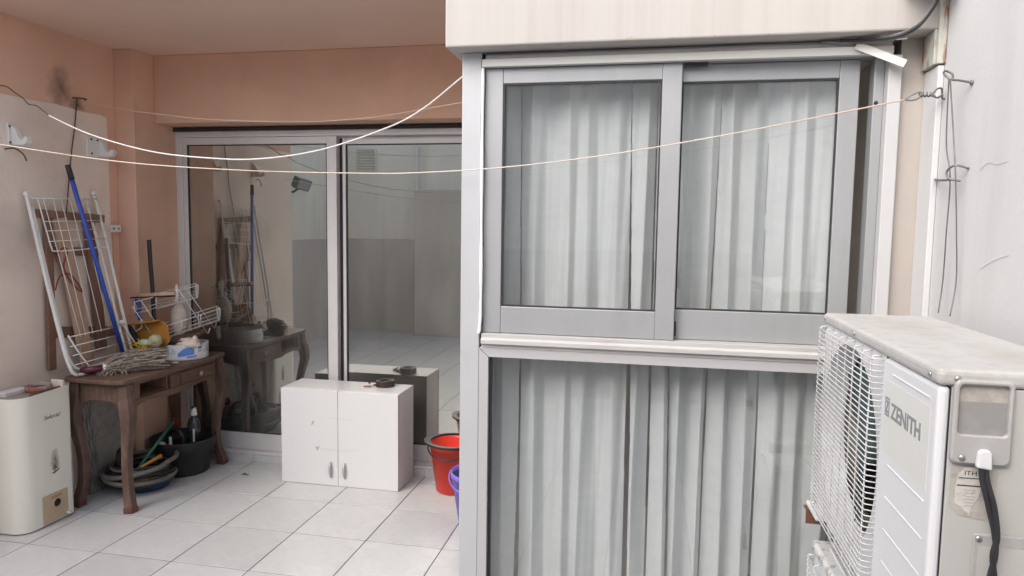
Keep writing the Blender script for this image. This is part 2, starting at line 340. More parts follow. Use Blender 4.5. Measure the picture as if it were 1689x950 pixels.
# ------------------------------------------------------------------ the setting
XL, XR, ZC, YB = -3.20, .83, 2.577, 2.42
floor = tag(bx(-4.6, .98, -1.6, 4.25, -.2, -.0015).build('floor', 'grout'), kind='structure')
TX, TY, G = .3905, .40, .0045
tm = MB().box(-TX / 2 + G / 2, TX / 2 - G / 2, -TY / 2 + G / 2, TY / 2 - G / 2, -.012, 0)
first = None
i0 = -6
for i in range(-6, 9):
    for j in range(-11, 4):
        x0, y0 = -2.515 + TX * i, 2.723 + TY * j
        if x0 + TX < -4.5 or x0 > .85 or y0 > 4.03 or y0 + TY < -1.5: continue
        if y0 > 2.41 and (x0 > -.66 or x0 + TX < -3.22): continue
        if first is None:
            first = tm.build('tile', 'tile', floor, bevel=.0012, seg=1); t = first
        else:
            t = bpy.data.objects.new('tile', first.data); col.objects.link(t); t.parent = floor
            bv = t.modifiers.new('bevel', 'BEVEL'); bv.width = .0012; bv.segments = 1; bv.limit_method = 'ANGLE'
        t.location = (x0 + TX / 2, y0 + TY / 2, random.uniform(-.0004, .0004))

tag(bx(XL - .15, XR + .15, 2.74, 4.3, ZC, ZC + .2).build('ceiling', 'ceiling'), kind='structure')

# left wall of the recess with its cream plaster patch
lw = tag(bx(XL - .15, XL, 2.4, 4.3, 0, ZC).build('left_wall', 'salmon_stained'), 'salmon painted left wall of the recess with dark stain and cream patch', 'wall')
pp = [(2.4, 0), (3.69, 0), (3.69, .6), (3.652, 1.5), (3.655, 2.0), (3.648, 2.163), (3.60, 2.172), (3.45, 2.170), (3.30, 2.181), (3.1, 2.176), (2.4, 2.182)]
MB().prism(pp, 0, XL - .01, XL + .004).build('plaster_patch', 'plaster', lw)
tag(bx(-4.6, XL - .151, 2.4, 2.55, 0, 3.0).build('return_wall', 'cream'), 'cream return wall beside the recess, out of frame left', 'wall')
tag(bx(XL + .0, -3.07, 3.72, 4.3, 0, ZC - .0005).build('corner_pillar', 'salmon', bevel=.004), 'salmon corner pillar between left wall and sliding door', 'pillar')
tag(bx(-3.0695, -.60, 3.9, 4.3, 2.165, ZC - .0005).build('lintel_wall', 'salmon', bevel=.004), 'salmon lintel wall above the back sliding door', 'wall')
tag(bx(-.66, XR - .0005, 2.7355, 3.899, 2.154, ZC - .0005).build('bay_roof', 'salmon'), kind='structure')
# wall of the projecting bay room, seen from its end and in the reflection
tag(bx(-.665, -.61, 2.47, 4.3, 0, 2.15).build('bay_side_wall', 'white_wall'), 'white side wall of the bay room facing the recess', 'wall')
fb_ = tag(bx(-.71, XR - .0005, 2.33, 2.735, 2.153, 2.95).build('fascia_beam', 'fascia', bevel=.006), 'white streaked beam across the top of the bay window', 'beam')
for (x, z, k) in ((-.10, 2.160, 1.), (-.085, 2.164, .6), (.04, 2.158, .5), (.33, 2.158, .5), (.17, 2.159, .35)):
    MB().prism([(x - .010 * k, z - .004 * k), (x - .004 * k, z + .006 * k), (x + .003 * k, z + .002 * k), (x + .011 * k, z + .005 * k), (x + .006 * k, z - .005 * k)], 1, 2.3292, 2.334).build('chip', 'chip', fb_)
tag(bx(-4.6, XR, 2.75, 2.9, ZC + .2005, 3.6).build('upper_facade', 'fascia'), 'pale upper facade above the overhang, out of frame', 'wall')
rw = tag(bx(XR, XR + .15, -1.6, 2.6, 0, 3.0).build('right_wall', 'white_wall'), 'white streaked right wall behind the air conditioners', 'wall')
for pts in ([(.829, 2.04, 1.715), (.829, 2.0, 1.73), (.829, 1.95, 1.722), (.829, 1.90, 1.725)], [(.829, 2.0, 1.46), (.829, 1.93, 1.485), (.829, 1.86, 1.50)]):
    MB().tube(spline(pts, 4), .0005, 5).build('crack', 'scratch', rw)
tag(bx(.742, XR - .0005, 2.432, 2.6, 0, 2.1525).build('beige_wall', 'beige'), 'narrow beige wall strip between bay window and right wall', 'wall')
# casing on the right wall
MBc = bx(.812, XR - .0005, 2.322, 2.431, 0, 2.046)
tag(MBc.build('pipe_casing', 'white_wall', bevel=.003), 'white boxed pipe casing in the corner under the rusty cover', 'casing')

# walls behind the camera: seen only as reflections
bw = thing('patio_wall', 'two tone patio wall, cream over taupe, reflected in the sliding door', 'wall', (-2, -1.5, 0))
bx(-4.6, .98, -1.61, -1.46, 1.352, 3.0).build('upper_band', 'cream', bw)
bx(-4.6, .98, -1.61, -1.455, 0, 1.35).build('lower_band', 'taupe', bw)
bx(-3.85, -3.40, -1.4545, -1.38, 0, 1.35).build('pilaster', 'taupe', bw)
sw = thing('side_patio_wall', 'side patio wall, cream over taupe, carrying the reflected floodlight', 'wall', (-4.5, 0, 0))
bx(-4.6, -4.45, -1.4595, 2.3995, 1.352, 2.75).build('upper_band', 'cream', sw)
bx(-4.6, -4.445, -1.4545, 2.3995, 0, 1.35).build('lower_band', 'taupe', sw)
tag(bx(-3.3, -2.0, -1.4535, -1.1, 0, 2.06).build('masonry_block', 'taupe', bevel=.01), 'tall taupe masonry block reflected in the right door pane', 'block')
tag(MB().tube([(-3.36, -1.40, 0), (-3.36, -1.40, 2.7)], .03, 12).build('drain_pipe', 'pipe', origin=(-3.36, -1.4, 0)), 'pale vertical drain pipe beside the masonry block, seen reflected', 'pipe')
vt = thing('louvre_vent', 'white louvred vent high on the patio wall, seen reflected', 'vent', (-4.15, -1.45, 2.35))
vf = MB(); vf.box(-4.32, -4.0, -1.4595, -1.43, 2.33, 2.355).box(-4.32, -4.0, -1.4595, -1.43, 2.645, 2.67).box(-4.32, -4.295, -1.4595, -1.43, 2.3555, 2.6445).box(-4.025, -4.0, -1.4595, -1.43, 2.3555, 2.6445)
vf.build('frame', 'pipe', vt)
for k in range(7):
    z = 2.375 + k * .04
    MB().beam((-4.294, -1.445, z), (-4.026, -1.445, z), .004, .03, (0, .7, .7)).build('slat', 'pipe', vt)
fl = thing('floodlight', 'dark floodlight on the patio wall, seen reflected in the left door pane', 'floodlight', (-4.45, .2, 2.0))
mt = Matrix.Translation((-4.27, .2, 2.05)) @ Matrix.Rotation(R(25), 4, 'Y') @ Matrix.Rotation(R(20), 4, 'Z')
MB().box(-.05, .05, -.11, .11, -.07, .07, mt).build('housing', 'lamp_grey', fl, bevel=.01)
MB().box(.0505, .053, -.09, .09, -.055, .055, mt).build('lens', 'lamp_glass', fl)
MB().tube([(-4.45, .2, 1.95), (-4.38, .2, 1.95), (-4.30, .2, 2.0)], .014, 8).build('arm', 'lamp_grey', fl)
MB().tube([(-4.43, .2, 1.94), (-4.44, .22, 1.6), (-4.436, .21, 1.35), (-4.43, .2, 1.25)], .005, 6).build('lead', 'rust_wire', fl)
# rooms behind the glass
def room(name, x0, x1, y0, y1, z0, z1, mtl):
    v = [(x0, y0, z0), (x1, y0, z0), (x1, y1, z0), (x0, y1, z0), (x0, y0, z1), (x1, y0, z1), (x1, y1, z1), (x0, y1, z1)]
    return tag(MB().add(v, [(0, 1, 2, 3), (4, 7, 6, 5), (1, 5, 6, 2), (2, 6, 7, 3), (3, 7, 4, 0)]).build(name, mtl, fix=False), kind='structure')
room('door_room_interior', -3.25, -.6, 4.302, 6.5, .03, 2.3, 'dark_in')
room('bay_room_interior', -.605, .738, 2.70, 4.29, .02, 2.145, 'room')

# ------------------------------------------------------------------ back sliding door
base = thing('door_step', 'low tiled step under the back sliding door', 'step', (-1.9, 4.1, 0))
for k in range(-2, 5):
    x0 = -2.515 + TX * k
    xa, xb = max(x0 + .002, -3.068), min(x0 + TX - .002, -.67)
    if xb > xa: bx(xa, xb, 4.03, 4.05, 0, .046).build('step_tile', 'tile', base, bevel=.001, seg=1)
bx(-3.069, -.668, 4.034, 4.3, 0, .045).build('core', 'patch_conc', base)
bx(-3.069, -.668, 4.044, 4.15, .0462, .058).build('ledge', 'alu_door', base, bevel=.002)
dr = thing('sliding_door', 'wide grey aluminium sliding glass door at the back of the recess', 'door', (-1.9, 4.12, .058))
for xa, xb in ((-3.069, -3.022), (-.72, -.667)): bx(xa, xb, 4.085, 4.2, .058, 2.1).build('jamb', 'alu_door', dr, bevel=.002)
bx(-3.069, -.667, 4.08, 4.2, 2.1005, 2.15).build('head', 'alu_door', dr, bevel=.002)
bx(-3.069, -.667, 4.065, 4.0795, 2.136, 2.158).build('head_gasket', 'rubber', dr)
def sash(parent, x0, x1, y, z0, z1, sl, sr, tz, bz, mtl, gl, th=.03, name='sash'):
    m_ = MB(); m_.box(x0, x0 + sl, y, y + th, z0, z1).box(x1 - sr, x1, y, y + th, z0, z1)
    s = m_.build(name, mtl, parent, bevel=.0025)
    m_ = MB(); m_.box(x0 + sl + .0003, x1 - sr - .0003, y + .001, y + th - .001, z1 - tz, z1 - .0005).box(x0 + sl + .0003, x1 - sr - .0003, y + .001, y + th - .001, z0 + .0005, z0 + bz)
    m_.build('rail', mtl, s, bevel=.002)
    g0, g1, h0, h1 = x0 + sl, x1 - sr, z0 + bz, z1 - tz
    m_ = MB(); k = .006; ya, yb_ = y + .004, y + .010
    m_.box(g0 + .0006, g0 + k, ya, yb_, h0, h1).box(g1 - k, g1 - .0006, ya, yb_, h0, h1).box(g0 + k, g1 - k, ya, yb_, h0 + .0006, h0 + k).box(g0 + k, g1 - k, ya, yb_, h1 - k, h1 - .0006)
    m_.build('gasket', 'rubber', s)
    bx(g0 - .004, g1 + .004, y + .012, y + .017, h0 - .004, h1 + .004).build('pane', gl, s)
    return s
sash(dr, -3.021, -1.945, 4.09, .0595, 2.0995, .03, .066, .045, .112, 'alu_door', 'glass_door')
sash(dr, -1.99, -.721, 4.135, .0595, 2.0995, .085, .06, .045, .105, 'alu_door', 'glass_door')
bx(-1.9445, -1.925, 4.1345, 4.15, .07, 2.09).build('shadow_strip', 'rubber', dr)  # black strip standing in for the shadow beside the front sash

# ------------------------------------------------------------------ bay window
bay = thing('bay_window', 'large grey aluminium bay window with sliding sashes over a fixed pane', 'window', (.05, 2.45, 0))
bx(-.672, -.602, 2.412, 2.469, 0, 2.1525).build('corner_post', 'alu_white', bay, bevel=.003)
cp = spline([(-.5965, 2.41, 2.10), (-.597, 2.409, 1.7), (-.596, 2.409, 1.3), (-.599, 2.408, 1.19), (-.603, 2.408, 1.172)], 5)
MB().tube(cp, [.0055 + .001 * math.sin(i * 1.7) for i in range(len(cp))], 7).build('caulk_bead', 'caulk', bay)
# outer frame of the upper window
bx(-.59, .715, 2.425, 2.50, 2.101, 2.15).build('head_track', 'alu', bay)
bx(-.598, .712, 2.400, 2.4245, 2.101, 2.127).build('head_trim', 'trim', bay, bevel=.002)
bx(-.588, .705, 2.408, 2.4245, 2.1275, 2.1405).build('head_strip', 'sill', bay, bevel=.002)
jb = MB(); jb.box(.672, .702, 2.445, 2.50, 1.173, 2.1005); jb.build('jamb', 'alu', bay, bevel=.002)
bx(.7025, .7415, 2.408, 2.50, 1.06, 2.1005).build('side_trim', 'side_trim', bay, bevel=.003)
for z in (1.96, 1.27): MB().lathe([(.006, 0), (.006, .004), (0, .005)], (.68, 2.444, z), 10, Matrix.Rotation(R(90), 4, 'X')).build('screw', 'rubber', bay)
sash(bay, -.5915, .079, 2.426, 1.1725, 2.1, .064, .064, .052, .096, 'alu', 'glass_bay', .026, 'front_sash')
s2 = sash(bay, .03, .633, 2.458, 1.1725, 2.1, .05, .06, .056, .103, 'alu', 'glass_bay', .026, 'rear_sash')
MB().tube([(.096, 2.60, 1.9), (.095, 2.53, 1.62), (.094, 2.50, 1.40)], .002, 6).build('blind_cord', 'caulk', bay)
bx(.0885, .1005, 2.494, 2.506, 1.345, 1.40).build('cord_weight', 'trim', bay, bevel=.003)
bx(.0805, .0865, 2.44, 2.452, 1.185, 1.235).build('sash_latch', 'rubber', bay)
bx(.084, .16, 2.430, 2.440, 2.088, 2.0985).build('roller_guard', 'rubber', bay)
# sill and lower fixed pane
sl = MB(); sl.prism([(2.396, 1.135), (2.396, 1.150), (2.404, 1.156), (2.404, 1.171), (2.50, 1.1722), (2.50, 1.1195), (2.409, 1.1195), (2.409, 1.130)], 0, -.592, .7415)
sl.build('sill', 'sill', bay, bevel=.0015)
lo = MB(); lo.prism([(-.6015, 1.119), (.7415, 1.119), (.7015, 1.085), (-.5655, 1.085)], 1, 2.412, 2.46)
lo.build('lower_top_rail', 'alu_low', bay, bevel=.002)
lo = MB(); lo.prism([(-.6015, 1.1165), (-.5665, 1.0835), (-.5665, .10), (-.6015, .06)], 1, 2.412, 2.46); lo.build('lower_stile', 'alu_low', bay, bevel=.002)
lo = MB(); lo.prism([(.7415, 1.1165), (.7035, 1.0835), (.7035, .10), (.7415, .06)], 1, 2.412, 2.46); lo.build('lower_stile', 'alu_low', bay, bevel=.002)
lo = MB(); lo.prism([(-.6005, 0), (.7405, 0), (.7015, .0985), (-.5645, .0985)], 1, 2.411, 2.46); lo.build('lower_bottom_rail', 'alu_low', bay, bevel=.002)
bx(-.5662, -.556, 2.428, 2.434, .099, 1.0845).build('gasket', 'rubber', bay)
bx(-.5662, .7032, 2.436, 2.442, .096, 1.0865).build('lower_pane', 'glass_bay', bay)
tag(MB().beam((.60, 2.392, 2.128), (.735, 2.365, 2.062), .026, .003, (0, -1, .25)).build('loose_trim_strip', 'trim', origin=(.6, 2.39, 2.12)), 'loose white trim strip hanging askew at the top right of the bay window', 'trim')

# curtain: irregular soft folds, some valleys cut open to stand in for their shade
rd = random.Random(33)
X0, X1 = -.598, .652
kx, ky, kg = [X0 - .02], [.01], [0]
back = True
while kx[-1] < X1 + .05:
    kx.append(kx[-1] + (rd.uniform(.022, .050) if back else rd.uniform(.030, .078)))
    ky.append(rd.uniform(.028, .060) if back else rd.uniform(-.012, .020)); kg.append(rd.uniform(.004, .009) if back and rd.random() < .4 else 0); back = not back
kp = [(rd.uniform(-.016, .022), rd.uniform(.004, .011), rd.uniform(1.5, 4), rd.uniform(0, 6)) for _ in kx]
def knots(h):
    xs = [x + p[0] * (h - .4) + p[1] * math.sin(p[2] * h + p[3]) for x, p in zip(kx, kp)]
    for i in range(1, len(xs)): xs[i] = max(xs[i], xs[i - 1] + .016)
    return xs
cm = MB(); NX, NZ = 640, 70
vs_, gp = [], []
for j in range(NZ + 1):
    h = j / NZ; z = 2.12 - 2.09 * h; xs = knots(h); k = 0
    am = .75 + .4 * h
    for i in range(NX + 1):
        x = X0 + (X1 - X0) * i / NX
        while k < len(xs) - 2 and xs[k + 1] < x: k += 1
        t = min(1, max(0, (x - xs[k]) / (xs[k + 1] - xs[k]))); t = .45 * t * t * (3 - 2 * t) + .55 * t
        y = (ky[k] + (ky[k + 1] - ky[k]) * t) * am
        y += .010 * math.sin(7.3 * x + 1.1 * h) + .0030 * math.sin(83 * x + 4 * math.sin(3 * h + 9 * x)) + .0012 * math.sin(190 * x + 11 * h) + .0018 * math.sin(26 * h + 17 * x) + .0012 * math.sin(61 * h - 31 * x)
        y -= .004 * math.exp(-((z - .52 - .01 * math.sin(9 * x)) / .006) ** 2)
        vs_.append((x, 2.535 + y, z + .012 * math.sin(23 * x) * (h > .99)))
        g_ = min((abs(x - xs[q]) - kg[q] * (.35 + .9 * h) * (1 + .3 * math.sin(4 * h + q))) for q in (k, k + 1))
        gp.append(g_ < 0 and (kg[k] > 0 if abs(x - xs[k]) < abs(x - xs[k + 1]) else kg[k + 1] > 0))
fs_ = []
for j in range(NZ):
    for i in range(NX):
        q = (j * (NX + 1) + i, j * (NX + 1) + i + 1, (j + 1) * (NX + 1) + i + 1, (j + 1) * (NX + 1) + i)
        if not all(gp[w_] for w_ in q): fs_.append(q)
cm.add(vs_, fs_, True)
tag(cm.build('curtain', 'curtain', origin=(0, 2.54, .03), fix=False), 'long white pleated curtain hanging behind the bay window glass', 'curtain')

# ------------------------------------------------------------------ fittings in the right corner
rc = thing('rusty_cover', 'rust streaked white metal cover above the pipe casing', 'cover', (.82, 2.36, 2.05))
bx(.806, XR - .001, 2.316, 2.329, 2.05, 2.6).build('front_lip', 'rust', rc, bevel=.002)
bx(.800, XR - .001, 2.3295, 2.425, 2.05, 2.152).build('body', 'rust', rc, bevel=.002)
MB().box(.70, .828, 2.20, 2.315, 2.262, 2.30, Matrix.Translation((0, 0, 0))).build('bracket_arm', 'rust', rc, bevel=.004)
cb = thing('cable_bundle', 'grey cables tied along the beam soffit and up the corner', 'cable', (.65, 2.4, 2.13))
for k, (dy, dz) in enumerate(((0, 0), (-.010, .003), (-.004, .010))):
    MB().tube(spline([(.50 + .05 * k, 2.396 + dy, 2.142 + dz * .4), (.62, 2.385 + dy, 2.136 + dz * .8), (.695, 2.345 + dy, 2.134 + dz * .8), (.735, 2.312 + dy, 2.146 + dz), (.765, 2.300 + dy, 2.180 + dz), (.79, 2.290 + dy, 2.235 + dz), (.80, 2.27 + dy, 2.33 + dz)], 6), .0045, 7).build('strand', ('wire', 'cable', 'wire')[k], cb)
MB().tube(spline([(.695, 2.36, 2.13), (.70, 2.352, 2.16), (.715, 2.356, 2.155), (.70, 2.36, 2.135), (.73, 2.345, 2.132)], 4), .002, 5).build('tie', 'caulk', cb)
wh = thing('wall_hook', 'bent wire hook screwed high on the white right wall', 'hook', (.83, 2.11, 1.97))
MB().tube(spline([(.828, 2.125, 1.955), (.80, 2.127, 1.962), (.775, 2.125, 1.966), (.765, 2.145, 1.985), (.775, 2.16, 1.995), (.79, 2.155, 1.985), (.785, 2.14, 1.968)], 5), .003, 7).build('hook', 'wire', wh)
MB().lathe([(.007, 0), (.007, .004), (0, .005)], (.829, 2.125, 1.955), 10, Matrix.Rotation(R(-90), 4, 'Y')).build('anchor', 'wire', wh)
hw = thing('hanging_wires', 'two long grey wires hanging from the wall hook, tied midway', 'wire', (.79, 2.1, 1.31))
MB().tube(spline([(.780, 2.150, 1.975), (.79, 2.165, 1.80), (.80, 2.15, 1.70), (.805, 2.165, 1.55), (.81, 2.18, 1.42), (.80, 2.17, 1.325)], 8), .0018, 6).build('strand', 'wire', hw)
MB().tube(spline([(.782, 2.148, 1.975), (.795, 2.135, 1.82), (.80, 2.115, 1.70), (.81, 2.11, 1.55), (.815, 2.105, 1.42), (.80, 2.09, 1.325)], 8), .0018, 6).build('strand', 'wire', hw)
sp = thing('wall_spike', 'bent nail sticking out of the right wall at the hanging wires', 'nail', (.83, 2.12, 1.70))
MB().tube(spline([(.826, 2.33, 1.712), (.81, 2.27, 1.705), (.80, 2.20, 1.700), (.795, 2.125, 1.697)], 5), .0035, 6).build('shank', 'wire', sp)
MB().tube(spline([(.829, 2.11, 1.725), (.80, 2.12, 1.735), (.785, 2.135, 1.72), (.79, 2.13, 1.70), (.81, 2.11, 1.692)], 5), .003, 6).build('loop', 'wire', sp)

# clotheslines
def line(name, pts, r, mtl, label):
    return tag(MB().tube(spline(pts, 8), r, 7).build(name, mtl, origin=pts[0]), label, 'clothesline', 'clotheslines strung across the patio')
line('clothesline', [(-3.195, 2.5, 1.945), (-2.681, 2.471, 1.865), (-2.075, 2.438, 1.787), (-1.525, 2.408, 1.750), (-1.026, 2.380, 1.736), (-.817, 2.369, 1.737), (-.508, 2.352, 1.753), (-.159, 2.332, 1.790), (.219, 2.311, 1.849), (.564, 2.292, 1.912), (.715, 2.284, 1.941)], .0022, 'rope_tan', 'long tan clothesline crossing from the left wall to the right wall hook')
line('clothesline', [(-2.875, 2.915, 2.057), (-2.607, 2.876, 1.957), (-2.244, 2.824, 1.870), (-1.904, 2.776, 1.833), (-1.648, 2.739, 1.826), (-1.348, 2.696, 1.857), (-1.04, 2.652, 1.937), (-.883, 2.629, 2.006), (-.719, 2.606, 2.118), (-.668, 2.6, 2.14)], .0033, 'rope_white', 'thick white clothesline sagging in front of the sliding door')
line('clothesline', [(-3.199, 3.442, 2.236), (-2.934, 3.415, 2.176), (-2.648, 3.388, 2.134), (-2.296, 3.355, 2.094), (-1.784, 3.306, 2.067), (-1.409, 3.27, 2.073), (-1.087, 3.239, 2.106), (-.888, 3.22, 2.13), (-.666, 3.2, 2.145)], .0016, 'rope_tan', 'thin tan clothesline from the wall nail, highest of the lines')
hk = thing('line_hook', 'twisted wire eye hook holding the tan line on the right wall', 'hook', (.81, 2.28, 1.95))
MB().tube(spline([(.715, 2.284, 1.941), (.73, 2.283, 1.952), (.755, 2.281, 1.962), (.75, 2.281, 1.944), (.73, 2.282, 1.938), (.715, 2.284, 1.941)], 5), .0025, 6).build('loop', 'wire', hk)
tw = [(.752 + .035 * t / 14, 2.281 + .006 * math.sin(t * 1.6), 1.953 + .006 * math.cos(t * 1.6)) for t in range(15)]
MB().tube(tw, .0026, 6).build('twist', 'wire', hk)
MB().tube(spline([(.787, 2.281, 1.955), (.80, 2.285, 1.97), (.815, 2.295, 1.972), (.818, 2.30, 1.955), (.80, 2.286, 1.945), (.787, 2.281, 1.953)], 5), .003, 6).build('eye', 'wire', hk)
MB().tube([(.818, 2.30, 1.975), (.822, 2.305, 1.945), (.8295, 2.31, 1.945)], .003, 6).build('stem', 'wire', hk)
tag(MB().tube(spline([(-3.198, 2.90, 2.205), (-3.16, 2.955, 2.21), (-3.10, 2.945, 2.18), (-3.04, 2.938, 2.145), (-3.0, 2.93, 2.115), (-2.95, 2.925, 2.105), (-2.90, 2.918, 2.075), (-2.872, 2.915, 2.056)], 6), .0028, 6).build('hook_wire', 'rust_wire', origin=(-3.19, 2.95, 2.2)), 'rusty brown wire holding the white clothesline to the left wall', 'wire')
tag(MB().tube(spline([(-3.196, 2.97, 1.905), (-3.16, 2.99, 1.91), (-3.13, 3.01, 1.885), (-3.12, 3.02, 1.85)], 6), .0035, 6).build('wall_spike', 'rust_wire', origin=(-3.19, 2.97, 1.9)), 'short bent rusty spike below the left plastic bracket', 'nail')
tag(MB().tube([(-3.215, 3.40, 2.235), (-3.17, 3.425, 2.238), (-3.165, 3.47, 2.238), (-3.19, 3.485, 2.237)], .004, 6).build('wall_nail', 'rust_wire', origin=(-3.2, 3.44, 2.23)), 'rusty nail at the stain holding the thin line', 'nail')
tag(MB().tube(spline([(-3.185, 3.425, 2.234), (-3.185, 3.40, 2.072), (-3.185, 3.375, 1.95), (-3.185, 3.35, 1.80), (-3.175, 3.31, 1.60)], 6), .003, 6).build('hanging_wire', 'rust_wire', origin=(-3.18, 3.35, 1.6)), 'dark twisted wire hanging from the nail behind the blue stick', 'wire')

# plastic clothesline brackets
def bracket(y, label, wide):
    b = thing('line_bracket', label, 'bracket', (XL, y, 1.93), 'white plastic clothesline brackets')
    arm = [(XL + .02, 1.928), (XL + .092, 1.926), (XL + .112, 1.94), (XL + .114, 1.962), (XL + .102, 1.970), (XL + .092, 1.962), (XL + .084, 1.952), (XL + .068, 1.960), (XL + .045, 2.005), (XL + .02, 2.03)]
    MB().prism([(p[0], p[1]) for p in arm], 1, y - .018, y + .018).build('arm', 'plastic_white', b, bevel=.004)
    bx(XL + .0042, XL + .0195, y - wide, y + .03, 1.922, 2.038).build('base_plate', 'plastic_white', b, bevel=.004)
    for (dy, z) in ((-wide * .7, 2.02), (-wide * .7, 1.94), (-wide * .25, 2.02)):
        MB().lathe([(.006, 0), (.006, .003), (0, .004)], (XL + .0195, y + dy, z), 10, Matrix.Rotation(R(90), 4, 'Y')).build('screw', 'rust_wire', b)
bracket(3.01, 'white plastic line bracket at the left edge of the picture', .03)
bracket(3.58, 'white plastic line bracket near the pillar with wider base plate', .10)
jbx = thing('junction_box', 'small white junction box on the wall beside the rack', 'box', (XL, 3.66, 1.49))
bx(XL + .0042, XL + .035, 3.62, 3.70, 1.488, 1.532).build('body', 'plastic_white', jbx, bevel=.004)
for y in (3.64, 3.68): MB().lathe([(.006, 0), (.006, .002), (0, .0025)], (XL + .035, y, 1.51), 10, Matrix.Rotation(R(90), 4, 'Y')).build('screw', 'rust_wire', jbx)
MB().tube([(XL + .012, 3.66, 1.49), (XL + .011, 3.665, 1.1), (XL + .012, 3.66, .7)], .003, 6).build('lead', 'salmon', jbx)

# ------------------------------------------------------------------ wooden frame hung on the wall
wf = thing('trestle', 'old wooden trestle frame hanging behind the white drying rack', 'trestle', (-3.17, 3.3, .74))
MB().beam((-3.158, 3.10, 1.588), (-3.150, 3.545, 1.565), .045, .02, (1, 0, 0)).build('top_board', 'wood_mid', wf, bevel=.002)
MB().beam((-3.172, 3.185, 1.57), (-3.172, 3.168, .745), .02, .045, (1, 0, 0) if 0 else (0, 1, 0)).build('leg', 'wood_mid', wf, bevel=.003)
MB().beam((-3.150, 3.235, 1.565), (-3.135, 3.375, .740), .022, .085, (0, 1, 0)).build('leg', 'wood_pale', wf, bevel=.004)
MB().beam((-3.172, 3.46, 1.56), (-3.172, 3.52, .80), .02, .07, (0, 1, 0)).build('leg', 'wood_mid', wf, bevel=.003)
MB().beam((-3.182, 3.16, 1.39), (-3.182, 3.53, 1.372), .045, .016, (1, 0, 0)).build('crossbar', 'wood_mid', wf, bevel=.002)
MB().beam((-3.184, 3.18, .95), (-3.184, 3.66, .885), .06, .014, (1, 0, 0)).build('crossbar', 'wood_mid', wf, bevel=.002)
MB().tube(spline([(-3.13, 3.18, 1.33), (-3.12, 3.21, 1.40), (-3.12, 3.25, 1.39), (-3.12, 3.22, 1.30), (-3.12, 3.28, 1.20), (-3.11, 3.33, 1.16), (-3.12, 3.26, 1.26), (-3.12, 3.19, 1.25), (-3.13, 3.17, 1.18)], 5), .004, 6).build('string', 'red_string', wf)

# ------------------------------------------------------------------ table
tb = thing('console_table', 'worn dark wood console table with curved legs and one drawer missing', 'table', (-2.88, 3.56, 0))
top = [(-3.062, 3.135), (-3.03, 3.112), (-2.74, 3.105), (-2.69, 3.125), (-2.676, 3.18), (-2.664, 3.40), (-2.664, 3.72), (-2.672, 3.93), (-2.676, 3.985), (-2.70, 4.015), (-3.05, 4.02), (-3.062, 4.0)]
MB().prism(top, 2, .698, .721).build('tabletop', 'wood', tb, bevel=.005)
def leg(x, y, ox, oy):
    pr = [(.695, 0, .030), (.62, .004, .033), (.57, .016, .036), (.50, .022, .033), (.42, .010, .028), (.32, -.006, .0245), (.22, -.012, .0235), (.12, -.006, .0235), (.05, .010, .026), (.0, .016, .028)]
    pts = [(x + ox * d, y + oy * d, z) for z, d, r in pr]; rr = [r * 1.25 for z, d, r in pr]
    sp = spline(pts, 4); rs = []
    for i in range(len(rr) - 1): rs += [rr[i] + (rr[i + 1] - rr[i]) * t / 4 for t in range(4)]
    rs.append(rr[-1])
    o = MB().tube(sp, rs, 4, square=True).build('leg', 'wood_leg', tb, bevel=.004)
    q = MB().tube([(x + ox * .0155, y + oy * .0155, .0), (x + ox * .013, y + oy * .013, .03)], [.0365, .0355], 4, square=True).build('foot_tip', 'wood_end', o)
    return o
for (x, y, ox, oy) in ((-2.715, 3.165, 1.2, -.8), (-3.02, 3.175, -.8, -.8), (-2.705, 3.945, 1, .8), (-3.02, 3.955, -.7, .6)): leg(x, y, ox, oy)
ap = MB(); ap.prism([(-2.985, .697), (-2.75, .697), (-2.75, .575), (-2.80, .595), (-2.87, .60), (-2.93, .595), (-2.985, .57)], 1, 3.155, 3.172); ap.build('apron', 'wood', tb, bevel=.002)
ap = MB(); ap.prism([(-2.985, .697), (-2.75, .697), (-2.75, .575), (-2.87, .60), (-2.985, .57)], 1, 3.94, 3.955); ap.build('apron', 'wood', tb, bevel=.002)
bx(-3.05, -3.035, 3.21, 3.92, .58, .697).build('apron', 'wood', tb, bevel=.002)
# front apron with an empty drawer slot and one drawer
fa = MB(); fa.box(-2.712, -2.694, 3.203, 3.91, .678, .6975).box(-2.712, -2.694, 3.203, 3.245, .6005, .6775).box(-2.712, -2.694, 3.49, 3.575, .6005, .6775).box(-2.712, -2.694, 3.885, 3.91, .6005, .6775)
fa.prism([(3.203, .60), (3.91, .60), (3.91, .565), (3.80, .580), (3.60, .562), (3.50, .558), (3.40, .575), (3.30, .578), (3.203, .56)], 0, -2.712, -2.694)
fa.build('front_apron', 'wood', tb, bevel=.002)
dw = bx(-2.709, -2.690, 3.578, 3.882, .603, .675).build('drawer', 'wood', tb, bevel=.002)
MB().lathe([(.006, 0), (.006, .008), (.013, .014), (.013, .02), (0, .026)], (-2.690, 3.74, .638), 14, Matrix.Rotation(R(90), 4, 'Y')).build('knob', 'wood_pale', dw)
sl_ = MB(); sl_.box(-2.98, -2.713, 3.247, 3.258, .602, .677).box(-2.98, -2.713, 3.478, 3.489, .602, .677).box(-2.98, -2.713, 3.258, 3.478, .595, .602); sl_.build('drawer_runner', 'wood_mid', tb)

